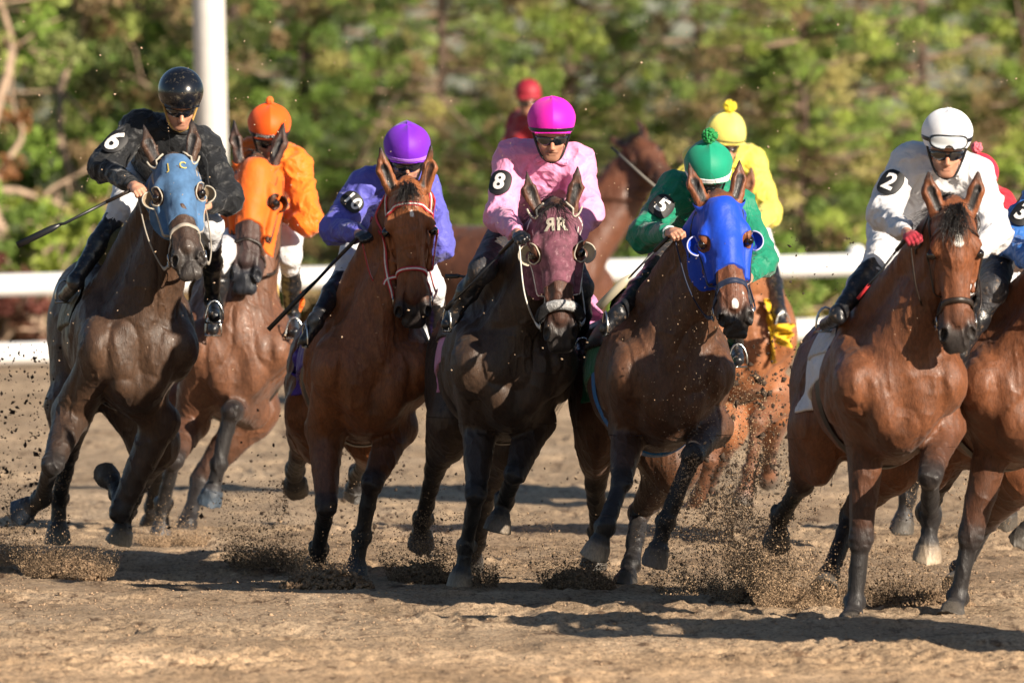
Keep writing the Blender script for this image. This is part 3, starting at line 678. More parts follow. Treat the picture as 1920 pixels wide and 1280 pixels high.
_ICO = {}
def ico(m, c, r, sub=1, R=None, col=None, sc=(1, 1, 1), jit=0):
    if sub not in _ICO:
        import bmesh
        bm = bmesh.new(); bmesh.ops.create_icosphere(bm, subdivisions=sub, radius=1)
        _ICO[sub] = (np.array([x.co[:] for x in bm.verts]), [[x.index for x in fc.verts] for fc in bm.faces]); bm.free()
    v, f = _ICO[sub]; v = v * sc
    if jit: v = v * (1 + RNG.uniform(-jit, jit, (len(v), 1)))
    if R is not None: v = v @ np.array(R)
    m.add(v * r + c, f, col)

def hair_tufts(name, roots, dirs, lens, rad, parent, matl, drop=.3, wild=.25, seg=6, per=1):
    """tapered locks of hair as one mesh"""
    m = MB()
    for r0, d0, L in zip(roots, dirs, lens):
        for _ in range(per):
            d = nrm(np.array(d0) + RNG.normal(0, wild, 3)); p = np.array(r0) + RNG.normal(0, .006, 3); pts = [p]
            for i in range(seg):
                d = nrm(d + V3(0, 0, -drop / seg) + RNG.normal(0, wild * .25, 3)); p = p + d * L / seg * RNG.uniform(.8, 1.15); pts.append(p)
            m.tube(pts, np.linspace(rad, rad * .15, len(pts)), 4, flat=.5)
    return m.build(name, matl, parent)

def strap(Hs, pts, wid, thick, name, matl, parent, off=.004, m=None, proj=True, n=7):
    """a flat band laid on the surface of field S through the points"""
    S = Hs['S']; P = spline(pts, n)
    if proj: P = S.project(P, off)
    g = S.grad(P); g = g / (np.linalg.norm(g, axis=1)[:, None] + 1e-9)
    t = np.gradient(P, axis=0); t /= np.linalg.norm(t, axis=1)[:, None] + 1e-9
    b = np.cross(t, g); b /= np.linalg.norm(b, axis=1)[:, None] + 1e-9
    own = m is None; m = m or MB(); V = []
    for i in range(len(P)):
        for x, y in ((-1, -1), (-.8, 1), (.8, 1), (1, -1)): V.append(P[i] + b[i] * x * wid / 2 + g[i] * y * thick)
    k = len(P); F = [[i * 4 + j, i * 4 + (j + 1) % 4, (i + 1) * 4 + (j + 1) % 4, (i + 1) * 4 + j] for i in range(k - 1) for j in range(4)]
    F += [[3, 2, 1, 0], [4 * k - 4, 4 * k - 3, 4 * k - 2, 4 * k - 1]]
    m.add(V, F)
    return m.build(name, matl, parent) if own else m

def bridle(Hs, matl, nose_n=.40, brow=True, hands=None, stripe=None, fleece=False, wid=.020, rings=True, nosew=None, nmat=None, browmat=None):
    H = Hs['H']; root = Hs['root']; arc = lambda a, r, b0, A0, A1, k=9: [H(a + .06 * (1 - math.cos(t)), b0 + r * math.cos(t), r * 1.15 * math.sin(t)) for t in np.linspace(A0, A1, k)]
    b = empty('bridle', (root.location.x, root.location.y, 0)); b.parent = root; b.location = (0, 0, 0)
    st = lambda pts, wd, nm, mt=None, off=.005, th=.0028, **k: strap(Hs, pts, wd, th, nm, mt or matl, b, off, **k)
    def dbl(pts, wd, nm, mt=None):
        st(pts, wd, nm, mt)
        if stripe: st(pts, wd * .36, 'strap_edging', stripe, off=.0095, th=.0015)
    dbl(arc(nose_n, .11, -.05, -1.75, 1.75, 13), nosew or wid, 'noseband', nmat)
    if fleece:
        P = Hs['S'].project(spline(arc(nose_n + .015, .11, -.04, -1.3, 1.3, 9), 5), .022); k = len(P)
        for i0, i1, mt in ((0, k // 3, M_BLACKF), (k // 3, k * 3 // 4, M_FLEECE), (k * 3 // 4, k, M_BLACKF)):
            m = MB(); m.tube(P[max(0, i0 - 1):i1 + 1], .029, 12); m.build('fleece_roll', mt, b)
    if brow: dbl(arc(.075, .12, -.05, -1.5, 1.5, 11), wid, 'browband', browmat)
    for e in (-1, 1):
        dbl([H(.03, -.07, .10 * e), H(.12, -.05, .13 * e), H(.26, -.055, .13 * e), H(.40, -.06, .11 * e), H(.50, -.075, .09 * e)], wid, 'cheek_strap')
        st([H(.03, -.08, .10 * e), H(.12, -.14, .12 * e), H(.22, -.20, .10 * e)], wid * .6, 'throat_strap')
        if rings:
            c = H(.515, -.075, .086 * e); m = MB(); a = np.linspace(0, 2 * math.pi, 17)
            m.tube([c + (Hs['n'] * math.cos(t) + Hs['u'] * math.sin(t)) * .036 + Hs['s'] * .004 * e for t in a], .0042, 6); m.build('bit_ring', M_METAL, b)
        if hands is not None and hands.get(e) is not None:
            hp = hands[e]; c = H(.525, -.10, .088 * e); mid = (c * .5 + hp * .5) + V3(.03 * e, 0, -.05); side = H(.45, -.24, .13 * e)
            P = spline([c, side * .6 + c * .4, mid, hp], 8)
            m = MB(); m.tube(P, .012, 6, up=V3(1, 0, 0), flat=.35); m.build('rein', matl, b)
            if stripe: m = MB(); m.tube(P + V3(0, -.003, .003), .004, 5); m.build('rein_edging', stripe, b)
    return b

def hood(Hs, col_mat, trim_mat=None, end=.37, start=.0, cup=(True, True), cup_mat=None, eye_r=.052, earh=True, tongue=0, cupr=.056, cuptrim=None):
    """a racing hood over face and cheeks with eye holes and blinker cups"""
    H, S, root, n, u, s, hs = (Hs[k] for k in ('H', 'S', 'root', 'n', 'u', 's', 'hs'))
    O = H(0, 0, 0); lo, hi = Hs['hb']; eyes = {e: H(.205, .0, .104 * e) for e in (-1, 1)}
    def fn(F, X, Y, Z):
        x, y, z = X - O[0], Y - O[1], Z - O[2]
        a = (x * n[0] + y * n[1] + z * n[2]) / hs; b = (x * u[0] + y * u[1] + z * u[2]) / hs; c = (x * s[0] + y * s[1] + z * s[2]) / hs
        F = near(F - .007, X, Y, Z, lambda A, B_, C_: -vnoise(A * 22, B_ * 22, C_ * 14, 9) * .0025 - np.abs(vnoise(A * 45, B_ * 45, C_ * 20, 5)) * .0015)
        F = np.maximum(F, start - a); F = np.maximum(F, a - (end + .10 * np.clip(-b * 5, -.6, 1) + tongue * np.exp(-(c / .03) ** 2)))
        F = np.maximum(F, -b - .175)
        for e in (-1, 1):
            q = eyes[e]; d = np.sqrt((X - q[0]) ** 2 + (Y - q[1]) ** 2 + (Z - q[2]) ** 2); F = np.maximum(F, eye_r - d)
            q = H(-.01, -.02, .080 * e); d = np.sqrt((X - q[0]) ** 2 + (Y - q[1]) ** 2 + (Z - q[2]) ** 2); F = np.maximum(F, .050 - d)
        return F
    hd = sculpt('face_hood', S, lo, hi, .0048, col_mat, root, fn)
    tm = trim_mat or col_mat
    for e in (-1, 1):
        q = eyes[e]; side = nrm(s * e + u * .35); t1 = orth(n, side); t2 = np.cross(side, t1)
        P = S.project([q + (t1 * math.cos(a) + t2 * math.sin(a)) * eye_r for a in np.linspace(0, 2 * math.pi, 30)], .009)
        if trim_mat: m = MB(); m.tube(P, .0040, 6); m.build('eye_hole_trim', tm, hd)
        q2 = H(-.01, -.02, .080 * e)
        if trim_mat and earh:
            P = S.project([q2 + (n * math.cos(a) + s * math.sin(a) * .9) * .05 for a in np.linspace(-1.5, 1.5, 12)], .009); m = MB(); m.tube(P, .006, 6); m.build('ear_hole_trim', tm, hd)
        if cup[0 if e < 0 else 1]:
            # open half bowl standing out behind and beside the eye
            c0 = H(.205, -.045, .112 * e); ax_ = nrm(u * 1.0 + s * e * .25); a1 = orth(s * e, ax_); a2 = np.cross(ax_, a1)
            V, F = [], []; na, nb = 18, 8
            for j in range(nb + 1):
                th = j / nb
                for i in range(na + 1):
                    ph = -1.25 + 2.5 * i / na
                    r = cupr * (.55 + .45 * math.sin(th * 1.4)) * (1 + .15 * math.cos(ph)); hgt = -.01 + .055 * th * (1 - .25 * abs(ph / 1.25) ** 3)
                    p = c0 + (a1 * math.cos(ph) + a2 * math.sin(ph)) * r + ax_ * hgt; V.append(p)
            V = np.array(V); nn = len(V); cen = c0; out = (V - cen); out /= np.linalg.norm(out, axis=1)[:, None]; V2 = V + out * .004
            for j in range(nb):
                for i in range(na):
                    k = j * (na + 1) + i; F += [[k, k + 1, k + na + 2, k + na + 1], [nn + k, nn + k + na + 1, nn + k + na + 2, nn + k + 1]]
            for i in range(na):
                k = nb * (na + 1) + i; F.append([k, k + 1, nn + k + 1, nn + k])
            m = MB(); m.add(np.vstack([V, V2]), F); m.build('blinker_cup', cup_mat or col_mat, hd)
            m = MB(); rim = [V[k * (na + 1)] for k in range(nb)] + list(V[nb * (na + 1):]) + [V[k * (na + 1) + na] for k in range(nb - 1, -1, -1)]
            m.tube(rim, .0042, 6); m.build('cup_trim', cuptrim or tm, hd)
    return hd

def decal(text, c, nvec, upv, size, S, matl, name, parent, off=.004, dmax=.012, thick=0.0025, bold=.0, far=.12, sx=1.0):
    """lettering cut from a font and laid on the surface of field S"""
    cu = bpy.data.curves.new('t', 'FONT'); cu.body = text; cu.size = size; cu.align_x = 'CENTER'; cu.align_y = 'CENTER'; cu.offset = bold; cu.resolution_u = 3
    ob = bpy.data.objects.new('t', cu); me = bpy.data.meshes.new_from_object(ob)
    import bmesh
    bm = bmesh.new(); bm.from_mesh(me); bmesh.ops.triangulate(bm, faces=bm.faces)
    for _ in range(3):
        ed = [e for e in bm.edges if e.calc_length() > dmax]
        if not ed: break
        bmesh.ops.subdivide_edges(bm, edges=ed, cuts=1); bmesh.ops.triangulate(bm, faces=bm.faces)
    v = np.array([x.co[:] for x in bm.verts]); f = [[x.index for x in q.verts] for q in bm.faces]; bm.free()
    bpy.data.objects.remove(ob); bpy.data.curves.remove(cu); bpy.data.meshes.remove(me)
    if sx: v[:, 0] *= sx
    return lay(v, f, c, nvec, upv, S, matl, name, parent, off, thick, far)
def lay(v, f, c, nvec, upv, S, matl, name, parent, off=.004, thick=.002, far=.12):
    nv = nrm(nvec); uv = orth(upv, nv); xv = np.cross(uv, nv)
    P0 = np.array(c) + v[:, :1] * xv + v[:, 1:2] * uv + nv * far
    t = np.zeros(len(P0))
    for _ in range(40): t = np.minimum(t + np.maximum(S.at(P0 - nv * t[:, None]) - off, -.002) * .8, far * 2)
    P = P0 - nv * t[:, None]; top = P + nv * thick
    # rim of side walls
    from collections import Counter
    e = Counter()
    for q in f:
        for i in range(len(q)): a, b = q[i], q[(i + 1) % len(q)]; e[(min(a, b), max(a, b))] += 1
    k = len(v); F = [list(q) for q in f] + [[i + k for i in q][::-1] for q in f]
    F += [[a, b, b + k, a + k] for (a, b), cnt in e.items() if cnt == 1]
    return mesh_obj(name, np.vstack([top, P]), F, matl, parent, False)
def oval(rx, ry, n=7, pw=2.6):
    g = np.linspace(-1, 1, 2 * n + 1); V = []; ids = {}
    for i, a in enumerate(g):
        for j, b in enumerate(g):   # square-to-superellipse map
            m = max(abs(a), abs(b)); r = (abs(a) ** pw + abs(b) ** pw) ** (1 / pw) + 1e-9
            ids[i, j] = len(V); V.append((a * m / r * rx, b * m / r * ry, 0))
    F = [[ids[i, j], ids[i + 1, j], ids[i + 1, j + 1], ids[i, j + 1]] for i in range(2 * n) for j in range(2 * n)]
    return np.array(V), F

def mane_and_tail(Hs, matl=None, forelock=.16, mane=26, tail=True, maneL=.15, side=-1, taildir=None, fl_n=14, taillen=.75, tailpx=None):
    matl = matl or M_HAIR; H, T, root = Hs['H'], Hs['T'], Hs['root']; n, u, s = Hs['n'], Hs['u'], Hs['s']
    top0 = H(.0, .03, 0); R, D, L = [], [], []
    for i in range(fl_n):
        R.append(H(RNG.uniform(-.03, .03), .035, RNG.uniform(-.035, .035))); D.append(n * RNG.uniform(.3, 1) + u * .45 + s * RNG.normal(0, .5)); L.append(forelock * RNG.uniform(.6, 1.1))
    if forelock: hair_tufts('forelock', R, D, L, .0026, root, matl, .5, .25, per=9)
    R, D, L = [], [], []; wth = T(.0, 0, 1.53); Sx = Hs['S']
    for t in np.linspace(0, 1, mane):
        p = H(-.02, -.06, 0) * (1 - t) + wth * t + V3(0, 0, .12)
        for _ in range(8):
            d = Sx.at(p)[0]
            if d < .002: break
            p = p - V3(0, 0, d * .8)
        R.append(p); D.append(V3(side * .8, .6, .1)); L.append(maneL * RNG.uniform(.7, 1.2))
    hair_tufts('mane', R, D, L, .0030, root, matl, 1.1, .35, per=10)
    if tail:
        base = T(-1.36, 0, 1.36) if tailpx is None else W(tailpx[0], tailpx[1], T(-1.36, 0, 1.3)[1]); td = taildir if taildir is not None else V3(-.15, 1, -.1)
        hair_tufts('tail', [base + RNG.normal(0, .02, 3) for _ in range(60)], [td] * 60, RNG.uniform(.6, 1.1, 60) * taillen, .007, root, matl, 1.1, .14, seg=8, per=1)

def saddle(Hs, pad_mat, cloth_mat=None, cover=None, clothlen=(-.92, -.02), drop=.42, girth=None, breast=None, flapmat=None):
    """pad and number cloth that follow the back, a girth round the chest, small race saddle"""
    S, T, root, f, l, o = (Hs[k] for k in ('S', 'T', 'root', 'f', 'l', 'o')); f0, f1 = clothlen
    def bb(a0, a1, z0, z1, wd=.42):
        P = np.array([T(a, b, c) for a in (a0, a1) for b in (-wd, wd) for c in (z0, z1)]); return P.min(0) - .03, P.max(0) + .03
    def reg(F, X, Y, Z, infl, a0, a1, zmin, corner=.0):
        x, y, z = X - o[0], Y - o[1], Z - o[2]; a = x * f[0] + y * f[1]; b = x * l[0] + y * l[1]
        F = near(F - infl, X, Y, Z, lambda A, B_, C_: -vnoise(A * 10, B_ * 10, C_ * 7, 2) * .004)
        return np.maximum(np.maximum(np.maximum(F, a0 - a), a - a1), zmin + corner * (a - a1) - z)
    lo2, hi = bb(f0, f1, 1.4 - drop, 1.68)
    if cloth_mat: sculpt('saddle_cloth', S, lo2, hi, .010, cloth_mat, root, lambda F, X, Y, Z: reg(F, X, Y, Z, .014, f0, f1, 1.54 - drop, .25))
    sculpt('saddle_pad', S, lo2, hi, .010, pad_mat, root, lambda F, X, Y, Z: reg(F, X, Y, Z, .030, f0 + .22, f1 + .02, 1.54 - drop * .72, .1))
    Q = SDF(); Q.ell(T(-.40, 0, 1.50), (.20, .14, .03), np.array([f, l, V3(0, 0, 1)]), .03); Q.cone(T(-.20, -.03, 1.55), T(-.20, .03, 1.55), .035, .035, .05); Q.cone(T(-.58, -.08, 1.52), T(-.58, .08, 1.52), .03, .03, .05)
    sculpt('saddle_seat', Q, *bounds(Q), .009, flapmat or M_LEATHER, root)
    for e in (-1, 1):
        Fp = SDF(); pp = T(-.08, .24 * e, 1.30)
        for _ in range(60):
            if S.at(pp)[0] > .022: break
            pp = pp + l * e * .008
        g_ = nrm(l * e + V3(0, 0, .4)); a1 = orth(f, g_); a2 = np.cross(g_, a1)
        Fp.ell(pp, (.16, .17, .024), np.array([a1, a2, g_]), .02); sculpt('saddle_flap', Fp, *bounds(Fp), .008, flapmat or M_LEATHER, root)
    if girth:
        lo3, hi3 = bb(-.22, -.11, .7, 1.6)
        sculpt('girth_strap', S, lo3, hi3, .009, girth, root, lambda F, X, Y, Z: reg(F, X, Y, Z, .009, -.22, -.11, .6))
    if breast: strap(Hs, [T(-.2, .30 * 1, 1.25), T(.1, .30, 1.2), T(.40, .2, 1.22), T(.55, 0, 1.18), T(.40, -.2, 1.22), T(.1, -.3, 1.2), T(-.2, -.3, 1.25)], .04, .003, 'breast_girth', breast, root)

def hanging_cloth(Hs, outer, inner, Y, matl, name='cloth_edge'):
    """the free lower part of a number cloth that blows off the flank"""
    a = spline([W(x, y, Y) for x, y in outer], 8); b = spline([W(x, y, Y + .05) for x, y in inner], 8); k = min(len(a), len(b)); n = 5; V = []
    for th in (0, .012):
        for i in range(k):
            for j in range(n + 1):
                p = a[i] * (1 - j / n) + b[i] * j / n; V.append(p + V3(.012 * math.sin(i * .9 + j), th + .03 * math.sin(i * .7 + j * 1.1) + .02 * math.sin(i * 1.9), 0))
    m0 = k * (n + 1); F = []
    for i in range(k - 1):
        for j in range(n):
            q = i * (n + 1) + j; F += [[q, q + 1, q + n + 2, q + n + 1], [m0 + q, m0 + q + n + 1, m0 + q + n + 2, m0 + q + 1]]
    for i in range(k - 1): F += [[i * (n + 1), (i + 1) * (n + 1), m0 + (i + 1) * (n + 1), m0 + i * (n + 1)], [i * (n + 1) + n, m0 + i * (n + 1) + n, m0 + (i + 1) * (n + 1) + n, (i + 1) * (n + 1) + n]]
    mesh_obj(name, V, F, matl, Hs['root'])
# ------------------------------------------------------------------ riders
M_SKIN = mat('skin', (.46, .235, .15), rough=.45, noise=.12, nscale=25, bump=.0008, bscale=250, attr=True)
M_LENS = mat('dark lens', (.006, .007, .010), rough=.05, spec=.9, coat=.6)
M_CLEAR = mat('pale lens', (.50, .53, .55), rough=.08, spec=.7, coat=.5)
M_BLACKP = mat('black plastic', (.010, .010, .012), rough=.3)
M_STRAPT = mat('tan strap', (.45, .28, .08), rough=.6)
M_BOOT = mat('boot leather', (.010, .011, .014), rough=.3, spec=.6, noise=.3, bump=.004, bscale=35, dirt=.55)
M_BREECH = mat('white breeches', (.66, .66, .68), rough=.6, wrinkle=.02, wscale=16, noise=.06, dirt=.35)
M_BRDARK = mat('dark breeches', (.03, .03, .035), rough=.6, wrinkle=.02, wscale=16, dirt=.6)
M_PATCH = mat('black patch', (.008, .008, .009), rough=.6)
M_NUM = mat('white number cloth', (.72, .70, .68), rough=.6, noise=.12, dirt=.08)
M_WHIP = mat('whip shaft', (.014, .015, .018), rough=.35)
def silk(name, c, **k):
    d = dict(rough=.55, spec=.25, sheen=.15, wrinkle=.042, wscale=9, bump=.0008, bscale=120, noise=.08, nscale=12, dirt=.25); d.update(k); return mat(name, c, **d)

def fist(S, c, d, pn, e, ca=None, open_=0.0, r=.0092):
    """palm, four bent fingers of different length and an opposed thumb, closed on a rein"""
    d = nrm(d); pn = orth(pn, d); lat = np.cross(d, pn) * e       # lat points to the thumb side
    S.ell(c + d * .005, (.044, .040, .017), np.array([d, lat, pn]), .012, ca=ca)
    S.cone(c - d * .10, c - d * .02, .027, .028, .02, ca=ca, flat=(pn, .75))
    for i, (L, o_) in enumerate(((.94, .027), (1.0, .009), (.95, -.010), (.78, -.028))):
        b = c + d * (.040 - .004 * abs(i - 1)) + lat * o_
        a1, a2, a3 = [x * (1 - open_) for x in (1.1 + .08 * i, 2.3 + .1 * i, 3.5)]
        dr = lambda a: d * math.cos(a) + pn * math.sin(a)
        p1 = b + dr(a1 * .6) * .034 * L; p2 = p1 + dr(a2) * .024 * L; p3 = p2 + dr(a3) * .018 * L
        S.cone(b, p1, r, r * .95, .004, ca=ca); S.cone(p1, p2, r * .97, r * .9, .004, ca=ca); S.cone(p2, p3, r * .9, r * .8, .004, ca=ca)
    t0 = c - d * .018 + lat * .030 + pn * .008; t1 = t0 + (d * .7 + lat * .45 + pn * .55) * .032; t2 = t1 + (d * .75 - lat * .25 + pn * .6) * .030
    S.cone(t0, t1, .013, .0105, .008, ca=ca); S.cone(t1, t2, .0105, .0085, .004, ca=ca)

def make_jockey(name, label, Y0, J, silks, Hs=None, yaw=10, helm_mat=None, band=None, band_text=None, goggles=True, goggle_up=False, pom=None, glove=None, breech=None, boots=None, skin=(.50, .25, .16),
                pitch=15, turn=0, roll=0, patch=None, num=None, numrot=0, brim=True, sleeve2=None, cuff=None, group='jockeys riding in the race', pomr=1.0, leglet=None, chin=None, mustache=False,
                hs=1.0, h=.008, numsx=1, patch_mat=None, lens=None, beard=None, facets=.011, legs=True, pnorm=None, psize=(.062, .072), nsize=.10, bandh=.010):
    f = V3(math.sin(math.radians(yaw)), -math.cos(math.radians(yaw)), 0); l = V3(math.cos(math.radians(yaw)), math.sin(math.radians(yaw)), 0); up = V3(0, 0, 1)
    D = dict(helm=.28, sR=.52, sL=.52, eR=.36, eL=.36, hR=.14, hL=.14, kR=.48, kL=.48, aR=.88, aL=.88, tR=.68, tL=.68, hip=1.02)
    J = dict(J); ks = 61.0 / Y0
    J['sR'] = (J['sR'][0] + 11 * ks, J['sR'][1] + 13 * ks) + tuple(J['sR'][2:]); J['sL'] = (J['sL'][0] - 11 * ks, J['sL'][1] + 13 * ks) + tuple(J['sL'][2:])
    Q = {k: W(v[0], v[1], Y0 + (v[2] if len(v) > 2 else D[k])) for k, v in J.items()}
    if Hs is not None:      # legs lie against the outside of the horse
        for k, mg in (('kR', .085), ('kL', .085), ('aR', .07), ('aL', .07), ('tR', .07), ('tL', .07), ('hR', .085), ('hL', .06)):
            if len(J[k]) > 2: continue
            for _ in range(40):
                if Hs['S'].at(Q[k])[0] > mg: break
                Q[k] = W(J[k][0], J[k][1], Q[k][1] - .03)
    root = empty(name, tuple(Q['hip']), label, 'jockey', group)
    # head axes
    p, t, r = [math.radians(a) for a in (pitch, turn, roll)]
    v = V3(math.sin(t) * math.cos(p), -math.cos(t) * math.cos(p), -math.sin(p)); s_ = nrm(np.cross(up, v)) ; s_ = s_ if s_[0] > 0 else -s_
    wv = np.cross(s_, v); wv = wv if wv[2] > 0 else -wv
    s_, wv = s_ * math.cos(r) + wv * math.sin(r), wv * math.cos(r) - s_ * math.sin(r)
    RH = np.array([s_, v, wv]); c = Q['helm']
    hp = lambda a, b, d: c + (s_ * a + v * b + wv * d) * hs
    fp = lambda a, b, d: hp(a, b, d - .048)
    B = SDF(); K = dict(ca=skin)
    # head with a face
    B.ell(fp(0, -.005, -.01), (.078, .098, .10), RH, .03, **K)
    B.ell(fp(0, .022, -.085), (.062, .070, .075), RH, .03, **K)
    B.ell(fp(0, .056, -.148), (.030, .026, .022), RH, .03, **K)                     # chin
    for e in (-1, 1):
        B.cone(fp(.052 * e, -.01, -.11), fp(.020 * e, .052, -.148), .022, .018, .025, **K)    # jaw line
        B.ell(fp(.040 * e, .062, -.078), (.024, .018, .020), RH, .015, **K)        # cheekbone
        B.cone(fp(.012 * e, .088, -.036), fp(.045 * e, .074, -.036), .011, .010, .010, **K)   # brow ridge
        B.ell(fp(.030 * e, .087, -.053), (.017, .012, .012), RH, .008, op=-1)      # eye socket
        B.ell(fp(.030 * e, .075, -.054), (.013, .012, .012), RH, .004, ca=skin)      # lid over the eyeball
        B.ell(fp(.079 * e, -.005, -.065), (.008, .018, .030), RH, .008, **K)     # ear
        B.ell(fp(.011 * e, .104, -.094), (.009, .010, .008), RH, .006, **K)        # nostril wing
    B.cone(fp(0, .084, -.045), fp(0, .113, -.088), .010, .012, .012, ca=tuple(np.array(skin) * (1, .85, .8)))      # nose
    lip = (skin[0] * .85, skin[1] * .62, skin[2] * .62)
    B.ell(fp(0, .065, -.135), (.055, .04, .035), RH, .03, ca=tuple(np.array(skin) * (.72, .70, .72)), op=0)
    B.cone(fp(-.018, .084, -.114), fp(.018, .084, -.114), .0045, .0045, .006, ca=lip)
    B.cone(fp(-.015, .083, -.126), fp(.015, .083, -.126), .0055, .0055, .006, ca=lip)
    B.cone(fp(-.022, .094, -.1195), fp(.022, .094, -.1195), .0028, .0028, .004, op=-1)
    if mustache:
        for e in (-1, 1): B.cone(fp(.002 * e, .094, -.108), fp(.028 * e, .080, -.116), .0080, .006, .004, ca=(.16, .09, .05))
    if beard:
        B.ell(fp(0, .060, -.142), (.034, .028, .024), RH, .01, ca=beard)
    # body under the clothes
    sm = (Q['sR'] + Q['sL']) / 2; hip = Q['hip']; nb = fp(0, -.055, -.10)
    B.cone(nb, sm + up * .0, .055, .065, .04, **K)
    arm = [('R', -1), ('L', 1)]
    def torso(S, g=0):
        a = dict(k=.06)
        S.ell(sm * .74 + hip * .26 + up * .025, (.17 + g, .17 + g, .135 + g), np.array([l, nrm(sm - hip), np.cross(l, nrm(sm - hip))]), **a)
        S.cone(Q['sR'] * .8 + sm * .2, Q['sL'] * .8 + sm * .2, .085 + g, .085 + g, **a)
        S.cone(sm * .8 + hip * .2, hip, .13 + g, .125 + g, **a)
    torso(B)
    for k, e in arm:
        B.cone(Q['s' + k], Q['e' + k], .055, .042, .03, **K); B.cone(Q['e' + k], Q['h' + k], .042, .027, .02, **K)
        if legs:
            hj = hip + l * .10 * e; B.cone(hj, Q['k' + k], .09, .06, .04, **K); B.cone(Q['k' + k], Q['a' + k], .04, .022, .03, **K); B.cone(Q['a' + k] - up * .015, Q['t' + k], .018, .018, .01, **K)
    G = SDF()
    for k, e in arm:
        d = nrm(Q['h' + k] - Q['e' + k]); pn = orth(V3(0, 0, -1) - l * .5 * e, d)
        fist(B if not glove else G, Q['h' + k] + d * .02, d, pn, -e, r=.0095 if not glove else .0115, ca=skin)
    lo, hi = bounds(B); hl, hh = c - .25, c + .16
    F, ax = B.grid(lo, hi, h); ins = lambda P, m: np.all((P > hl + m) & (P < hh - m), 1)
    v1, q1 = nets(F, ax, lambda x: ~ins(x, .01)); F, ax = B.grid(hl, hh, .004); v2, q2 = nets(F, ax)
    vv = [v1, v2]; qq = [q1, q2 + len(v1)]; n0 = len(v1) + len(v2)
    if not glove:
        for k, e in arm:
            hc = Q['h' + k]; F, ax = B.grid(hc - .11, hc + .11, .0035); v3, q3 = nets(F, ax); vv.append(v3); qq.append(q3 + n0); n0 += len(v3)
    V = np.vstack(vv); body = mesh_obj('body', V, np.vstack(qq), M_SKIN, root, True, B.color(V, skin, .004))
    for k, e in (arm if glove else []): sculpt('glove', G, Q['h' + k] - .11, Q['h' + k] + .12, .0038, glove, root)
    # eyes
    # jacket
    S = SDF(); torso(S, .022)
    col_ = nb * .35 + sm * .65
    S.cone(col_ + up * .01, sm, .078, .10, .05)
    for k, e in arm:
        sh, el, ha = Q['s' + k], Q['e' + k], Q['h' + k]; bend = nrm(nrm(sh - el) + nrm(ha - el))
        S.cone(sh, el, .086, .070, .06); S.ell(el - bend * .004, (.068, .068, .068), None, .04); S.cone(el, el * .25 + ha * .75, .072, .050, .04)
        S.cone(el * .3 + ha * .7, el * .13 + ha * .87, .048, .036, .02)
        S.cone(sh * .5 + el * .5 + up * -.01, el, .080, .078, .05)
    def folds(F, X, Y, Z):
        def w_(X, Y, Z):
            a = vnoise(X * 7 + Z * 5, Y * 6, Z * 9 - X * 6, 11); b = vnoise(X * 16 - Z * 9, Y * 14, Z * 18 + X * 8, 12); d = vnoise(X * 34 + Z * 12, Y * 30, Z * 30, 13)
            return (1 - np.abs(a)) ** 4 * -.013 + np.abs(b) * .010 - (1 - np.abs(b)) ** 6 * .004 + np.abs(d) * .003 + .002
        F = near(F, X, Y, Z, w_, .045)
        # open neck
        x, y, z = X - c[0], Y - c[1], Z - c[2]
        dd = np.sqrt((x * s_[0] + y * s_[1] + z * s_[2]) ** 2 + (x * v[0] + y * v[1] + z * v[2] + .0) ** 2 * .8 + (x * wv[0] + y * wv[1] + z * wv[2] + .115) ** 2 * .8)
        return np.maximum(F, .098 - dd)
    lo, hi = bounds(S, .05); jk = sculpt('jacket', S, lo, hi, .0078, silks, root, folds)
    if cuff:
        for k, e in arm:
            a, b = Q['e' + k], Q['h' + k]; m = MB(); m.tube([a * .16 + b * .84, a * .10 + b * .90], .040, 14); m.build('cuff', cuff, jk)
    # shirt placket and yoke seams read as thin raised lines
    c0 = fp(0, .03, -.21); c1 = (Q['hR'] + Q['hL']) * .35 + sm * .3 + V3(0, -.1, -.1)
    try:
        strap(dict(S=S), [c0 + (c1 - c0) * t + V3(.004 * math.sin(t * 9), -.05, 0) for t in np.linspace(.05, .9, 6)], .030, .0028, 'placket', silks, jk, .007)
        a = [fp(.085 * math.sin(t), -.03 + .10 * math.cos(t), -.19 + .02 * math.cos(t)) for t in np.linspace(-2.2, 2.2, 11)]; strap(dict(S=S), a, .034, .006, 'collar', silks, jk, .012)
    except Exception as ex: print('placket', ex)
    if patch:
        k = patch; a, b = Q['s' + k], Q['e' + k]; pc = a * .52 + b * .48; nv = nrm(pnorm if pnorm is not None else V3(0, -1, .25) + l * (-.35 if k == 'R' else .35)); upv = nrm(a - b); an = math.radians(numrot)
        sd = np.cross(upv, nv); upv = upv * math.cos(an) + sd * math.sin(an)
        pv, pf = oval(*psize); lay(pv, pf, pc, nv, upv, S, patch_mat or M_PATCH, 'number_patch', jk, .012, .006, .15)
        decal(num, pc, nv, upv, nsize * 1.25, S, M_NUM, 'number', jk, .0215, .02, .002, .004 if len(num) < 2 else .002, .15, numsx)
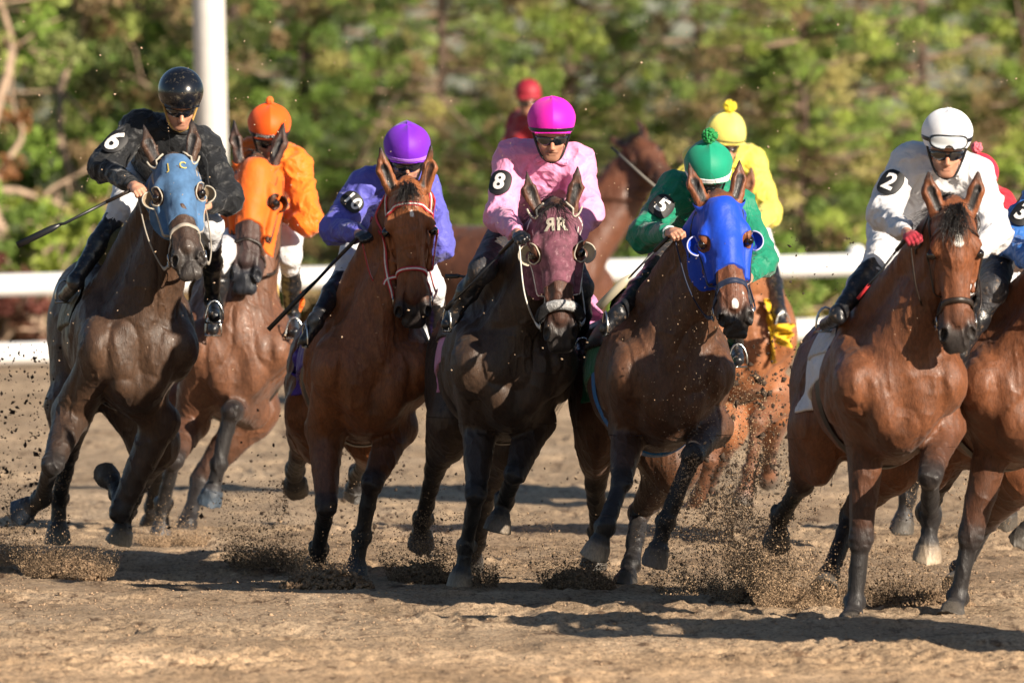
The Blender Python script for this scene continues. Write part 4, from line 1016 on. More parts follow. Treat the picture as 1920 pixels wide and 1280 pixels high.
    # breeches and boots
    if legs:
        S2 = SDF()
        for k, e in arm:
            hj = hip + l * .10 * e; S2.cone(hj, Q['k' + k], .115, .074, .05); S2.cone(Q['k' + k], Q['k' + k] * .75 + Q['a' + k] * .25, .072, .060, .03)
        S2.ell(hip, (.15, .15, .13), None, .05); lo, hi = bounds(S2)
        sculpt('breeches', S2, lo, hi, .009, breech or M_BREECH, root, lambda F, X, Y, Z: near(F, X, Y, Z, lambda A, B_, C_: np.abs(vnoise(A * 16, B_ * 15, C_ * 20 + A * 9, 5)) * .010))
        for k, e in arm:
            S3 = SDF(); K_, A_, T_ = Q['k' + k], Q['a' + k], Q['t' + k]
            S3.cone(K_ * .82 + A_ * .18, K_ * .5 + A_ * .5, .062, .060, .02); S3.cone(K_ * .5 + A_ * .5, A_, .060, .042, .03); S3.ell(A_, (.045, .048, .045), None, .02)
            dt = nrm(T_ - A_); S3.cone(A_ + V3(0, 0, -.02), T_ - V3(0, 0, .01), .040, .036, .03); S3.cone(A_ - dt * .03 - V3(0, 0, .03), A_ - V3(0, 0, .02), .03, .03, .02)
            lo, hi = bounds(S3); bt = sculpt('boot', S3, lo, hi, .007, boots or M_BOOT, root, lambda F, X, Y, Z: near(F, X, Y, Z, lambda A, B_, C_: np.abs(vnoise(A * 22, B_ * 22, C_ * 30, 6)) * .007))
            if leglet and k == 'R': decal(leglet, K_ * .86 + A_ * .14, V3(-.2, -1, .1), K_ - A_, .055, S3, M_NUM, 'boot_lettering', bt, .008, .012, .0015, 0, .10)
            m = MB(); fwd = dt; cc = T_ + V3(0, 0, .0); a = np.linspace(0, math.pi, 9)
            side = nrm(np.cross(fwd, up)); m.tube([cc - up * .045 + side * .05] + [cc + side * .05 * math.cos(x) + up * (.10 * math.sin(x) - .02) for x in a] + [cc - up * .045 - side * .05, cc - up * .045 + side * .05], .006, 6)
            m.build('stirrup', M_METAL, root)
    # helmet
    S4 = SDF(); S4.ell(hp(0, -.004, .0), (.128 * hs, .150 * hs, .128 * hs), RH, .03)
    if brim: S4.ell(hp(0, .095, -.052), (.100, .075, .012), np.array([s_, nrm(v - wv * .30), nrm(wv + v * .30)]), .018)
    rim = lambda x, y, z: (x * wv[0] + y * wv[1] + z * wv[2]) + (x * v[0] + y * v[1] + z * v[2]) * -.10
    def hfn(F, X, Y, Z):
        x, y, z = X - c[0], Y - c[1], Z - c[2]
        if facets:
            a = np.arctan2(x * v[0] + y * v[1] + z * v[2], x * s_[0] + y * s_[1] + z * s_[2])
            ww = np.clip((x * wv[0] + y * wv[1] + z * wv[2]) / .05 + .6, 0, 1) ; F = F + facets * (np.abs(np.sin(2 * a)) ** .8 - .5) * ww
        return np.maximum(F, -.066 - rim(x, y, z))
    lo, hi = bounds(S4, .02); hm = sculpt('helmet', S4, lo, hi, .0048, helm_mat, root, hfn)
    if band:
        sculpt('helmet_band', S4, lo, hi, .0040, band, hm, lambda F, X, Y, Z: np.maximum(F - .0035, np.abs(rim(X - c[0], Y - c[1], Z - c[2]) + .046 ) - bandh))
    if band_text: decal(band_text, hp(-.01, .14, -.028), v, wv, .026, S4, M_NUM if band_text[0] != '~' else band, 'band_lettering', hm, .0045, .012, .0012, 0, .06)
    if pom:
        m = MB(); cp = hp(0, -.004, .130 + .036 * pomr)
        for _ in range(110):
            d = RNG.normal(0, 1, 3); d /= np.linalg.norm(d); ico(m, cp + d * .036 * pomr, .0095 * pomr ** .5 * RNG.uniform(.7, 1.2), 1, jit=.25)
        ico(m, cp, .036 * pomr, 2, jit=.1); m.build('pompom', pom, hm)
    # chin strap
    m = MB()
    for e in (-1, 1): m.tube(spline([fp(.105 * e, .02, -.0), fp(.082 * e, .030, -.08), fp(.050 * e, .055, -.150), fp(0, .060, -.178)], 5), .0065, 6)
    m.build('chin_strap', chin or M_BLACKP, hm)
    if goggles:
        E = SDF(); E.ell(fp(0, -.002, -.045), (.080, .098, .075), RH, .02)
        def gf(F, X, Y, Z):
            x, y, z = X - c[0], Y - c[1], Z - c[2]; a = x * s_[0] + y * s_[1] + z * s_[2]; b = x * v[0] + y * v[1] + z * v[2]; d = x * wv[0] + y * wv[1] + z * wv[2]
            lens_ = np.abs(d + .102) - (.024 - .012 * np.exp(-(a / .012) ** 2) - np.clip(np.abs(a) - .05, 0, 1) * .35)
            return np.maximum(np.maximum(F - .010, lens_), .01 - b)
        sculpt('goggles', E, c - .20, c + .16, .004, lens or M_LENS, root, gf)
        m = MB(); m.tube(E.project(spline([fp(-.095, .02, -.036), fp(-.06, .08, -.030), fp(0, .11, -.030), fp(.06, .08, -.030), fp(.095, .02, -.036)], 6), .012), .0035, 5); m.build('goggle_frame', M_BLACKP, root)
    if goggle_up:
        def gu(F, X, Y, Z, gr=0):
            x, y, z = X - c[0], Y - c[1], Z - c[2]; a = x * s_[0] + y * s_[1] + z * s_[2]; b = x * v[0] + y * v[1] + z * v[2]; d = x * wv[0] + y * wv[1] + z * wv[2]
            q = (np.abs(a) / (.092 + gr)) ** 3 + (np.abs(d + .020) / (.031 + gr)) ** 3; notch = .026 - np.sqrt(a ** 2 + (d + .062 + gr) ** 2)
            return np.maximum(np.maximum(np.maximum(F, (q - 1) * .02), notch), .02 - b)
        sculpt('raised_goggle_lens', S4, lo - .02, hi + .02, .004, M_CLEAR, hm, lambda F, X, Y, Z: gu(F - .017, X, Y, Z))
        sculpt('raised_goggle_frame', S4, lo - .02, hi + .02, .004, M_BLACKP, hm, lambda F, X, Y, Z: gu(F - .013, X, Y, Z, .007))
        sculpt('raised_goggle_strap', S4, lo, hi, .004, M_BLACKP, hm, lambda F, X, Y, Z: np.maximum(F - .004, np.abs((X - c[0]) * wv[0] + (Y - c[1]) * wv[1] + (Z - c[2]) * wv[2] + .018) - .011))
    return dict(root=root, Q=Q, hp=hp, S=S, S4=S4, jk=jk, c=c, axes=(s_, v, wv), l=l, f=f, hm=hm)

def whip(label, a, b, flap=.22, grip=.25, flapmat=None, r=.0065, matl=None, wide=.016):
    a, b = np.array(a, float), np.array(b, float); root = empty('riding_whip', tuple(a), label, 'whip', 'riding whips held by the jockeys')
    d = b - a; m = MB(); m.tube([a - d * .04, a + d * grip], [.0125, .011], 8); m.build('handle', M_LEATHER, root)
    m = MB(); m.tube([a + d * grip, a + d * .6 + V3(0, 0, -.006), b - d * flap], [r, r * .9, r * .8], 6); m.build('shaft', matl or M_WHIP, root)
    m = MB(); m.tube([b - d * (flap + .02), b - d * flap * .8, b], [.008, wide, wide], 6, up=V3(0, -1, 0), flat=.35); m.build('flap', flapmat or M_WHIP, root)
    return root
# ------------------------------------------------------------------ the field
BAY, DARK, SEAL, CHEST = (.128, .045, .018), (.045, .022, .013), (.040, .022, .013), (.25, .095, .038)
def num_silk(n, c, **k): return silk(n, c, **k)
OUT = []
def race(hk, jk, hlabel, jlabel, sad=None, br=None, hd=None, mt=None):
    """one runner and its rider"""
    hk = dict(hk); Hs = make_horse('racehorse', hlabel, **hk); Js = None
    if jk is not None: Js = make_jockey('person', jlabel, Hs=Hs, **jk)
    hands = {-1: Js['Q']['hR'], 1: Js['Q']['hL']} if Js else None
    if br is not None: bridle(Hs, hands=hands, **br)
    if sad is not None: saddle(Hs, **sad)
    mane_and_tail(Hs, **(mt or {}))
    OUT.append((Hs, Js)); return Hs, Js

# --- white silks, star-faced bay
race(dict(Y0=57.5, chest=(1692, 728), yaw=6.3, poll=(1790, 392), muz=(1797, 664), legs=dict(
        FR=[(1625, 812), (1614, 1010, -1), (1603, 1128, 1), (1595, 1178, -1)],
        FL=[(1768, 800), (1743, 893, -1), (1746, 972, 1), (1738, 1048, -1)],
        HR=[(1530, 790), (1504, 905, 1), (1464, 968, 1), (1456, 1018, 1)],
        HL=[(1680, 860), (1597, 965, 1), (1556, 1075, -1), (1545, 1105, -1)]), coat=BAY, face=(.17, .055, .02), star=((.135, .04, .004), .024), hooves=dict(FL=HOOFL), turn=.06),
     dict(Y0=57.5, J=dict(helm=(1776, 250), sR=(1690, 290), sL=(1845, 315), eR=(1655, 400), eL=(1865, 440), hR=(1705, 440), hL=(1830, 475), hip=(1700, 430), kR=(1650, 480), kL=(1800, 525), aR=(1572, 588), aL=(1838, 655), tR=(1548, 605), tL=(1840, 695)),
          silks=silk('white silk', (.62, .62, .64)), helm_mat=silk('white cap', (.78, .79, .82), wrinkle=0, dirt=0), goggle_up=True, glove=silk('red white glove', (.38, .03, .05), dirt=.3), patch='R', num='2', numrot=8, pitch=10, turn=2, roll=-2),
     'glossy bay horse with a small white star and plain dark bridle, no hood', 'jockey in white silks and white helmet with goggles pushed up on it',
     sad=dict(pad_mat=silk('grey white pad', (.45, .45, .47)), cloth_mat=silk('white number cloth', (.6, .6, .64)), girth=M_LEATHER), br=dict(matl=M_LEATHER, browmat=M_BROWNL, nose_n=.41, wid=.019, nosew=.030), mt=dict(forelock=.20, fl_n=30, tailpx=(1600, 780), taildir=V3(-.8, .2, -.7), taillen=.4))

# --- blue silks at the right edge
race(dict(Y0=58.0, chest=(1932, 735), yaw=8, poll=(2040, 420), muz=(2050, 690), legs=dict(
        FR=[(1868, 812), (1820, 1005, -1), (1795, 1118, 1), (1782, 1160, -1)],
        FL=[(2000, 800), (1985, 900, -1), (1945, 965, 1), (1912, 1018, 1)],
        HR=[(1800, 800), (1765, 900, 1), (1745, 940, 1), (1740, 960, 1)],
        HL=[(1920, 880), (1852, 975, 1), (1800, 1070, 1), (1790, 1100, -1)]), coat=(.128, .045, .018)),
     dict(Y0=58.0, J=dict(helm=(2030, 290), sR=(1945, 350), sL=(2110, 350), eR=(1897, 455), eL=(2120, 480), hR=(1945, 505), hL=(2080, 500), hip=(1915, 440), kR=(1862, 545), kL=(2070, 550), aR=(1800, 660), aL=(2080, 690), tR=(1785, 690), tL=(2085, 720)),
          silks=silk('blue silk', (.03, .13, .42)), helm_mat=silk('blue cap', (.03, .10, .4), wrinkle=0, dirt=0), patch='R', num='3', numrot=8, breech=M_BRDARK, glove=M_BOOT),
     'bay horse cut by the right edge of the picture, head out of view', 'jockey in blue silks with number 3, cut by the right edge',
     sad=dict(pad_mat=silk('grey pad', (.20, .22, .22)), cloth_mat=silk('navy cloth', (.02, .03, .09)), girth=M_LEATHER), br=dict(matl=M_LEATHER))

# --- green silks, royal blue hood
Hg, Jg = race(dict(Y0=60.6, chest=(1262, 712), yaw=7, poll=(1350, 372), muz=(1380, 600), headlen=.68, legs=dict(
        FR=[(1180, 800), (1165, 905, -1), (1136, 985, -1), (1114, 1042, 1)],
        FL=[(1335, 800), (1300, 852, -1), (1248, 978, 1), (1226, 1055, 1)],
        HR=[(1130, 780), (1117, 905, 1), (1122, 1000, 1), (1113, 1062, 1)],
        HL=[(1265, 870), (1200, 960, 1), (1184, 1055, -1), (1168, 1102, -1)]), coat=(.085, .036, .017), face=(.19, .06, .022), turn=.10, hooves=dict(FR=HOOFL, FL=(.16, .12, .09)), star=((.50, .02, .0), .016)),
     dict(Y0=60.6, J=dict(helm=(1328, 307), sR=(1250, 345), sL=(1398, 375), eR=(1208, 440), eL=(1428, 490), hR=(1262, 436), hL=(1400, 520), hip=(1300, 430), kR=(1235, 500), kL=(1385, 560), aR=(1160, 585), aL=(1378, 645), tR=(1135, 612), tL=(1384, 672)),
          silks=silk('green silk', (.008, .20, .115)), helm_mat=silk('green cap', (.006, .26, .15), wrinkle=0, dirt=0), band=silk('white band', (.75, .75, .75), wrinkle=0, dirt=0), bandh=.014, pom=silk('green wool', (.01, .22, .05), wrinkle=0), patch='R', pnorm=V3(.15, -1, .35), num='5', numrot=10, pitch=28, turn=4, cuff=silk('white cuff', (.5, .6, .6)), breech=M_BRDARK),
     'dark bay horse wearing a royal blue hood', 'jockey in green silks and green cap with white band and green pompom',
     sad=dict(pad_mat=M_LEATHER, cloth_mat=silk('green cloth', (.005, .13, .06)), girth=silk('blue girth', (.02, .16, .42))), br=dict(matl=silk('navy webbing', (.012, .02, .05), wrinkle=0), brow=False, nose_n=.40, wid=.026, nosew=.034),
     mt=dict(forelock=0, tailpx=(1118, 688), taildir=V3(-1.1, .1, -.25), taillen=.42))
HBLUE = silk('royal blue lycra', (.006, .055, .50), rough=.5, dirt=.06, wrinkle=.008)
hood(Hg, HBLUE, None, end=.35, cup_mat=HBLUE, eye_r=.050, cuptrim=silk('pale lilac edge', (.42, .42, .66), wrinkle=0), cupr=.055)

# --- pink silks, maroon hood
Hp, Jp = race(dict(Y0=61.4, chest=(966, 692), yaw=5.5, poll=(1040, 390), muz=(1052, 628), headlen=.69, legs=dict(
        FR=[(900, 790), (893, 925, -1), (874, 1025, 1), (862, 1100, -1)],
        FL=[(1005, 790), (965, 889, -1), (944, 940, 1), (932, 995, -1)],
        HR=[(850, 780), (816, 880, 1), (792, 975, 1), (788, 1022, 1)],
        HL=[(960, 830), (915, 925, 1), (892, 1020, 1), (884, 1064, 1)]), coat=SEAL, face=(.10, .035, .018), hooves=dict(FR=HOOFL, FL=(.14, .11, .08), HR=(.10, .09, .09)), mouth=.012),
     dict(Y0=61.4, J=dict(helm=(1034, 225), sR=(945, 285), sL=(1098, 295), eR=(938, 405), eL=(1100, 400), hR=(972, 440), hL=(1075, 450), hip=(995, 420), kR=(905, 505), kL=(1088, 540), aR=(852, 585), aL=(1088, 635), tR=(838, 605), tL=(1092, 660)),
          silks=silk('pink silk', (.76, .29, .49)), helm_mat=silk('magenta cap', (.72, .01, .42), wrinkle=0, dirt=0), band=M_BLACKP, glove=M_BOOT, patch='R', num='8', numrot=4, pitch=10, turn=3, mustache=True, breech=M_BRDARK),
     'nearly black horse wearing a maroon hood with nose roll', 'jockey in pink silks and magenta helmet with dark glasses and moustache',
     sad=dict(pad_mat=M_LEATHER, cloth_mat=silk('pink cloth', (.50, .20, .36)), girth=M_LEATHER), br=dict(matl=M_WHITEP, brow=False, nose_n=.43, fleece=True, wid=.022), mt=dict(forelock=.16, side=-1.4, maneL=.13))
MAR = silk('maroon canvas', (.15, .052, .078), rough=.75, noise=.45, nscale=24, dirt=.6, dirtcol=(.27, .14, .17), wrinkle=.006)
M_CREAM = mat('cream binding', (.42, .38, .31), rough=.7, noise=.2, dirt=.4)
hh_ = hood(Hp, MAR, M_CREAM, end=.36, cup_mat=mat('cream canvas', (.40, .35, .27), rough=.7, dirt=.5), eye_r=.055)
H = Hp['H']
decal('R', H(.085, .06, .026), Hp['u'], -Hp['n'], .095, Hp['S'], M_CREAM, 'hood_letter', hh_, .013, .015, .0015, .003, .10)
decal('R', H(.085, .06, -.026), Hp['u'], -Hp['n'], .095, Hp['S'], M_CREAM, 'hood_letter', hh_, .013, .015, .0015, .003, .10, -1)

# --- purple silks, red and white bridle
race(dict(Y0=63.0, chest=(702, 700), yaw=6, poll=(765, 350), muz=(775, 588), headlen=.70, legs=dict(
        FR=[(610, 805), (612, 948, -1), (598, 1030, 1), (592, 1068, 1)],
        FL=[(745, 800), (698, 905, -1), (678, 1005, 1), (663, 1085, -1)],
        HR=[(580, 770), (562, 850, 1), (552, 885, 1), (556, 915, 1)],
        HL=[(700, 820), (688, 865, 1), (670, 890, 1), (668, 925, 1)]), coat=(.19, .062, .019), face=(.24, .08, .026), star=((.125, .04, .012), .011), hooves=dict(HL=(.2, .2, .2), FL=(.05, .065, .085))),
     dict(Y0=63.0, J=dict(helm=(763, 272), sR=(672, 335), sL=(810, 345), eR=(628, 430), eL=(822, 460), hR=(676, 440), hL=(800, 488, .5), hip=(715, 430), kR=(655, 500), kL=(812, 540), aR=(592, 600), aL=(822, 650), tR=(572, 635), tL=(830, 672)),
          silks=silk('purple silk', (.10, .10, .45)), helm_mat=silk('purple cap', (.16, .015, .50), wrinkle=0, dirt=0), band=silk('lilac band', (.36, .14, .65), wrinkle=0, dirt=0), glove=M_BOOT, patch='R', pnorm=V3(.15, -1, .3), num='10', numrot=12, pitch=24, turn=4, nsize=.085, psize=(.066, .058)),
     'bay horse with red and white bridle, bare face with tiny star', 'jockey in purple silks and purple cap',
     sad=dict(pad_mat=M_LEATHER, cloth_mat=silk('purple cloth', (.10, .05, .34)), girth=M_LEATHER), br=dict(matl=M_REDP, stripe=M_WHITEP, nose_n=.37, wid=.026), mt=dict(forelock=.15, fl_n=22))

# --- black silks, faded blue hood
Hb, Jb = race(dict(Y0=63.7, chest=(262, 668), yaw=8, pitch=1, poll=(325, 296), muz=(354, 490), headlen=.68, legs=dict(
        FR=[(135, 775), (98, 872, -1), (78, 935, 1), (40, 960, 1)],
        FL=[(300, 790), (226, 958, -1), (222, 920, 1), (198, 888, 1)],
        HR=[(130, 760), (128, 850, 1), (112, 935, 1), (108, 1015, 1)],
        HL=[(290, 830), (262, 905, 1), (238, 960, 1), (223, 1015, 1)]), coat=(.055, .028, .015), face=(.065, .032, .018), turn=.08, muzc=(.03, .024, .021), hooves=dict(HL=HOOFL, HR=(.12, .11, .09), FR=(.03, .05, .08)), ears=(-.01, .02)),
     dict(Y0=63.7, J=dict(helm=(339, 170), sR=(245, 225), sL=(398, 265), eR=(195, 312), eL=(425, 372), hR=(255, 352), hL=(385, 385), hip=(285, 330), kR=(228, 388), kL=(396, 425), aR=(142, 525), aL=(398, 560), tR=(120, 552), tL=(402, 590)),
          silks=silk('black silk', (.009, .010, .012), dirt=.03), leglet='CF', helm_mat=mat('black gloss shell', (.006, .007, .010), rough=.2, spec=.5, coat=.25, dirt=.55, dirtcol=(.10, .085, .06)), patch='R', num='6', numrot=8, nsize=.135, pitch=24, turn=8, chin=M_STRAPT, facets=0),
     'dark brown horse wearing a faded blue hood lettered JC', 'jockey in black silks and shiny black helmet',
     sad=dict(pad_mat=silk('olive pad', (.085, .075, .035)), cloth_mat=None, girth=M_LEATHER, flapmat=silk('olive flap', (.10, .09, .04), rough=.8)), br=dict(matl=mat('tan grey webbing', (.33, .29, .24), rough=.6, dirt=.4), brow=False, nose_n=.40, wid=.024), mt=dict(forelock=0, fl_n=6))
DEN = silk('faded blue canvas', (.060, .135, .26), rough=.8, noise=.3, nscale=14, dirt=.3, dirtcol=(.03, .06, .14), wrinkle=.008)
hh_ = hood(Hb, DEN, M_CREAM, end=.37, cup_mat=mat('tan canvas', (.26, .19, .12), rough=.8, dirt=.4), eye_r=.05)
H = Hb['H']; M_YEL = mat('yellow stitching', (.55, .42, .10), rough=.7, noise=.2)
decal('J', H(.085, .06, -.036), Hb['u'], -Hb['n'], .062, Hb['S'], M_YEL, 'hood_letter', hh_, .012, .015, .0015, .0005, .10)
decal('C', H(.085, .06, .034), Hb['u'], -Hb['n'], .062, Hb['S'], M_YEL, 'hood_letter', hh_, .012, .015, .0015, .0005, .10)

# --- orange silks and orange hood
Ho, Jo = race(dict(Y0=68.2, chest=(445, 665), yaw=4, poll=(480, 298), muz=(458, 520), headlen=.75, legs=dict(
        FR=[(360, 790), (326, 862, -1), (306, 945, 1), (300, 1015, -1)],
        FL=[(470, 770), (434, 770, -1), (410, 870, 1), (393, 942, -1)],
        HR=[(330, 760), (296, 870, 1), (286, 955, 1), (283, 985, 1)],
        HL=[(478, 770), (375, 898, 1), (352, 980, -1), (343, 1018, -1)]), coat=(.12, .050, .025), face=(.06, .025, .016), muzc=(.010, .012, .018), turn=-.12, hooves=dict(FR=(.04, .06, .085), FL=(.04, .06, .085))),
     dict(Y0=68.2, J=dict(helm=(505, 232), sR=(462, 278), sL=(568, 300), eR=(440, 380), eL=(578, 415), hR=(480, 405, .55), hL=(528, 405, .5), hip=(510, 390), kR=(415, 480), kL=(543, 478), aR=(405, 590), aL=(548, 590), tR=(400, 615), tL=(552, 620)),
          silks=silk('orange silk', (.82, .17, .012)), helm_mat=silk('orange cap', (.85, .10, .006), wrinkle=0, dirt=0), band=M_BLACKP, bandh=.012, band_text="Jockeys' Guild", pom=silk('orange tuft', (.85, .16, .02), wrinkle=0), pomr=.5, pitch=20, turn=4),
     'brown horse wearing an orange hood, tucked behind the black jockey', 'jockey in orange silks and orange cap',
     sad=dict(pad_mat=mat('tan sheepskin', (.42, .28, .10), rough=.9, noise=.3), cloth_mat=silk('orange cloth', (.80, .17, .02)), girth=M_LEATHER), br=dict(matl=M_LEATHER, brow=False, nose_n=.40, wid=.02, rings=False), mt=dict(forelock=0))
hood(Ho, silk('orange canvas', (.76, .13, .01), rough=.6, dirt=.1, wrinkle=.008), M_LEATHER, end=.33, cup_mat=M_BLACKP, eye_r=.047, earh=False, cup=(False, True), cupr=.052)

# --- yellow silks, behind the green one
race(dict(Y0=73, chest=(1396, 640), yaw=3, poll=(1372, 372), muz=(1372, 560), legs=dict(
        FR=[(1345, 770), (1330, 860, -1), (1310, 930, 1), (1292, 965, 1)],
        FL=[(1475, 745), (1420, 790, -1), (1408, 880, 1), (1392, 940, 1)],
        HR=[(1360, 800), (1350, 860, 1), (1330, 900, 1), (1320, 940, 1)],
        HL=[(1450, 760), (1445, 830, 1), (1440, 870, 1), (1440, 900, 1)]), coat=CHEST, point=(.12, .05, .025), h=.012, hh=.008),
     dict(Y0=73, J=dict(helm=(1362, 246), sR=(1300, 285), sL=(1424, 295), eR=(1275, 370), eL=(1440, 398), hR=(1310, 410), hL=(1408, 430), hip=(1370, 390), kR=(1330, 480), kL=(1438, 480), aR=(1330, 580), aL=(1462, 585), tR=(1325, 600), tL=(1468, 608)),
          silks=silk('yellow silk', (.72, .62, .10)), helm_mat=silk('yellow cap', (.78, .70, .16), wrinkle=0, dirt=.15), band=M_BLACKP, bandh=.006, pom=silk('yellow wool', (.75, .60, .03), wrinkle=0), pitch=18, turn=26, h=.010),
     'red chestnut horse half hidden behind the blue hooded one', 'jockey in yellow silks and yellow cap with pompom',
     sad=dict(pad_mat=mat('cream sheepskin', (.48, .36, .20), rough=.9, noise=.3, dirt=.7), cloth_mat=silk('yellow cloth', (.80, .50, .02)), girth=M_LEATHER), br=dict(matl=M_LEATHER))

# --- red silks, hidden between white and blue
race(dict(Y0=66.5, chest=(1822, 660), yaw=4, poll=(1880, 420), muz=(1885, 640), legs=dict(
        FR=[(1765, 760), (1745, 850, -1), (1700, 930, 1), (1690, 995, 1)],
        FL=[(1880, 770), (1900, 870, -1), (1895, 930, 1), (1884, 978, 1)],
        HR=[(1720, 760), (1690, 840, 1), (1660, 890, 1), (1650, 910, 1)],
        HL=[(1850, 760), (1850, 860, 1), (1840, 930, 1), (1835, 980, 1)]), coat=DARK, h=.013, hh=.010),
     dict(Y0=66.5, J=dict(helm=(1831, 326), sR=(1790, 380), sL=(1886, 372), eR=(1780, 430), eL=(1880, 425), hR=(1822, 472), hL=(1850, 470), hip=(1830, 450), kR=(1790, 520), kL=(1900, 540), aR=(1780, 620), aL=(1900, 640), tR=(1775, 640), tL=(1900, 660)),
          silks=silk('red silk', (.55, .015, .03)), helm_mat=silk('red cap', (.6, .02, .05), wrinkle=0), pom=silk('pink wool', (.7, .15, .2), wrinkle=0), pomr=.8, h=.011, cuff=silk('white hoop', (.7, .68, .68)), glove=silk('red glove', (.5, .02, .03))),
     'dark horse almost hidden between the white and blue jockeys', 'jockey in red silks peeping out behind the white jockey')

# --- one more runner just outside the right edge: their long shadows cross the track
for (px_, Y_, lb_, jl_) in ((2440, 53.6, 'runner just outside the right edge of the picture', 'rider just outside the right edge'),):
    W0 = W; W = lambda a, b, c: W0(a, b + 75, c)
    race(dict(Y0=Y_, chest=(px_, 760), yaw=8, poll=(px_ + 100, 420), muz=(px_ + 108, 700), legs=dict(
        FR=[(px_ - 70, 840), (px_ - 85, 1040, -1), (px_ - 95, 1150, 1), (px_ - 100, 1200, -1)], FL=[(px_ + 75, 830), (px_ + 50, 930, -1), (px_ + 50, 1010, 1), (px_ + 45, 1080, -1)],
        HR=[(px_ - 160, 820), (px_ - 190, 930, 1), (px_ - 230, 1000, 1), (px_ - 236, 1050, 1)], HL=[(px_ - 10, 890), (px_ - 95, 995, 1), (px_ - 135, 1105, -1), (px_ - 145, 1140, -1)]), coat=BAY, h=.016, hh=.012),
      dict(Y0=Y_, J=dict(helm=(px_ + 85, 265), sR=(px_ - 2, 305), sL=(px_ + 152, 325), eR=(px_ - 38, 415), eL=(px_ + 172, 455), hR=(px_ + 10, 455), hL=(px_ + 140, 490), hip=(px_ - 32, 435), kR=(px_ - 42, 495), kL=(px_ + 128, 535), aR=(px_ - 120, 603), aL=(px_ + 146, 670), tR=(px_ - 144, 620), tL=(px_ + 148, 710)),
        silks=silk('teal silk', (.02, .2, .25)), helm_mat=M_BLACKP, h=.014), lb_, jl_)
    W = W0

# --- far rider in red on a loose-headed brown horse
Hx, Jx = race(dict(Y0=95, chest=(1112, 545), yaw=62, pitch=0, poll=(1188, 262), muz=(1252, 345), headlen=.66, tilt=1, turn=0, legs=dict(
        FR=[(1120, 610), (1150, 650, 1), (1130, 700, -1), (1128, 740, 1)],
        FL=[(1095, 610), (1085, 690, 1), (1080, 735, 1), (1085, 768, 1)],
        HR=[(900, 590), (850, 660, 1), (860, 730, 1), (850, 768, 1)],
        HL=[(930, 590), (900, 670, 1), (920, 730, 1), (915, 768, 1)]), coat=(.10, .036, .018), h=.018, hh=.013, cat='horse', group='horses ridden well behind the field'),
     dict(Y0=95, J=dict(helm=(990, 172, .5), sR=(965, 222, .8), sL=(1020, 222, .5), eR=(950, 300, .6), eL=(1045, 290, .4), hR=(1010, 350, .2), hL=(1070, 350, .2), hip=(985, 370, .8), kR=(1020, 430, .0), kL=(1050, 430, .4), aR=(1000, 540, .0), aL=(1040, 530, .3), tR=(1020, 550, .0), tL=(1060, 540, .3)),
          silks=silk('red jacket', (.26, .012, .022)), helm_mat=mat('red shell', (.30, .015, .03), rough=.6), hs=.86, pitch=5, turn=15, h=.016, yaw=62, facets=0, group='riders well behind the field'),
     'blurred brown horse far behind, seen between the pink and green jockeys', 'blurred rider in red with a red helmet above the pink jockey',
     br=dict(matl=M_BROWNL), mt=dict(maneL=.22, side=-.2))

Hq = [o[0] for o in OUT]
Pd = SDF(); pp = W(234, 468, OUT[5][1]['Q']['kR'][1] - .06)
Pd.ell(pp, (.17, .10, .13), np.array([nrm(V3(1, 0, .25)), V3(0, 1, 0), nrm(V3(-.25, 0, 1))]), .02); sculpt('saddle_roll', Pd, *bounds(Pd), .008, bpy.data.materials['olive flap'], Hq[5]['root'])
PUR = bpy.data.materials['purple cloth']; ORC = bpy.data.materials['orange cloth']; PKC = bpy.data.materials['pink cloth']; YEC = bpy.data.materials['yellow cloth']
hanging_cloth(Hq[6], [(552, 490), (568, 560), (556, 620), (530, 690)], [(538, 500), (545, 560), (530, 620), (514, 672)], 69.4, ORC)
hanging_cloth(Hq[4], [(808, 560), (828, 610), (832, 680), (826, 735)], [(796, 565), (806, 620), (808, 690), (798, 745)], 64.3, PUR)
hanging_cloth(Hq[4], [(585, 590), (560, 640), (548, 690), (556, 715)], [(610, 570), (590, 630), (578, 690), (580, 730)], 64.0, PUR)
hanging_cloth(Hq[3], [(1105, 545), (1140, 600), (1130, 650), (1110, 700)], [(1085, 550), (1095, 600), (1090, 650), (1080, 690)], 62.7, PKC)
hanging_cloth(Hq[7], [(1440, 560), (1449, 610), (1452, 680)], [(1433, 560), (1442, 610), (1447, 684)], 72.9, YEC)
hanging_cloth(Hq[7], [(1488, 606), (1486, 625), (1482, 652)], [(1448, 608), (1452, 630), (1456, 645)], 72.7, YEC)
# --- whips
Q = lambda i: OUT[i][1]['Q']
whip('black whip pointing down and left from the jockey in black', Q(5)['hR'], W(32, 460, Q(5)['hR'][1]), flap=.36, wide=.022, r=.009)
whip('long black whip crossing the boot of the purple jockey', Q(4)['hR'], W(503, 618, Q(4)['hR'][1] + .1), flap=.5, wide=.015, r=.010)
whip('whip with broad pale flap held by the green jockey', Q(2)['hR'], W(1122, 576, Q(2)['hR'][1] + .05), flap=.42, flapmat=mat('pale leather flap', (.42, .38, .28), rough=.5), wide=.026)
whip('thin black whip with a tiny flap beside the pink jockey knee', Q(3)['hR'], W(836, 580, Q(3)['hR'][1] + .4), flap=.12)
whip('short black whip end stuck out level behind the pink jockey', W(925, 516, 61.9), W(835, 518, 62.0), flap=.3, wide=.014, r=.009)
whip('dark whip with red collar lying along the white jockey boot', Q(0)['hR'], W(1608, 560, Q(0)['hR'][1] + .1), flap=.2, flapmat=M_REDP, wide=.009)
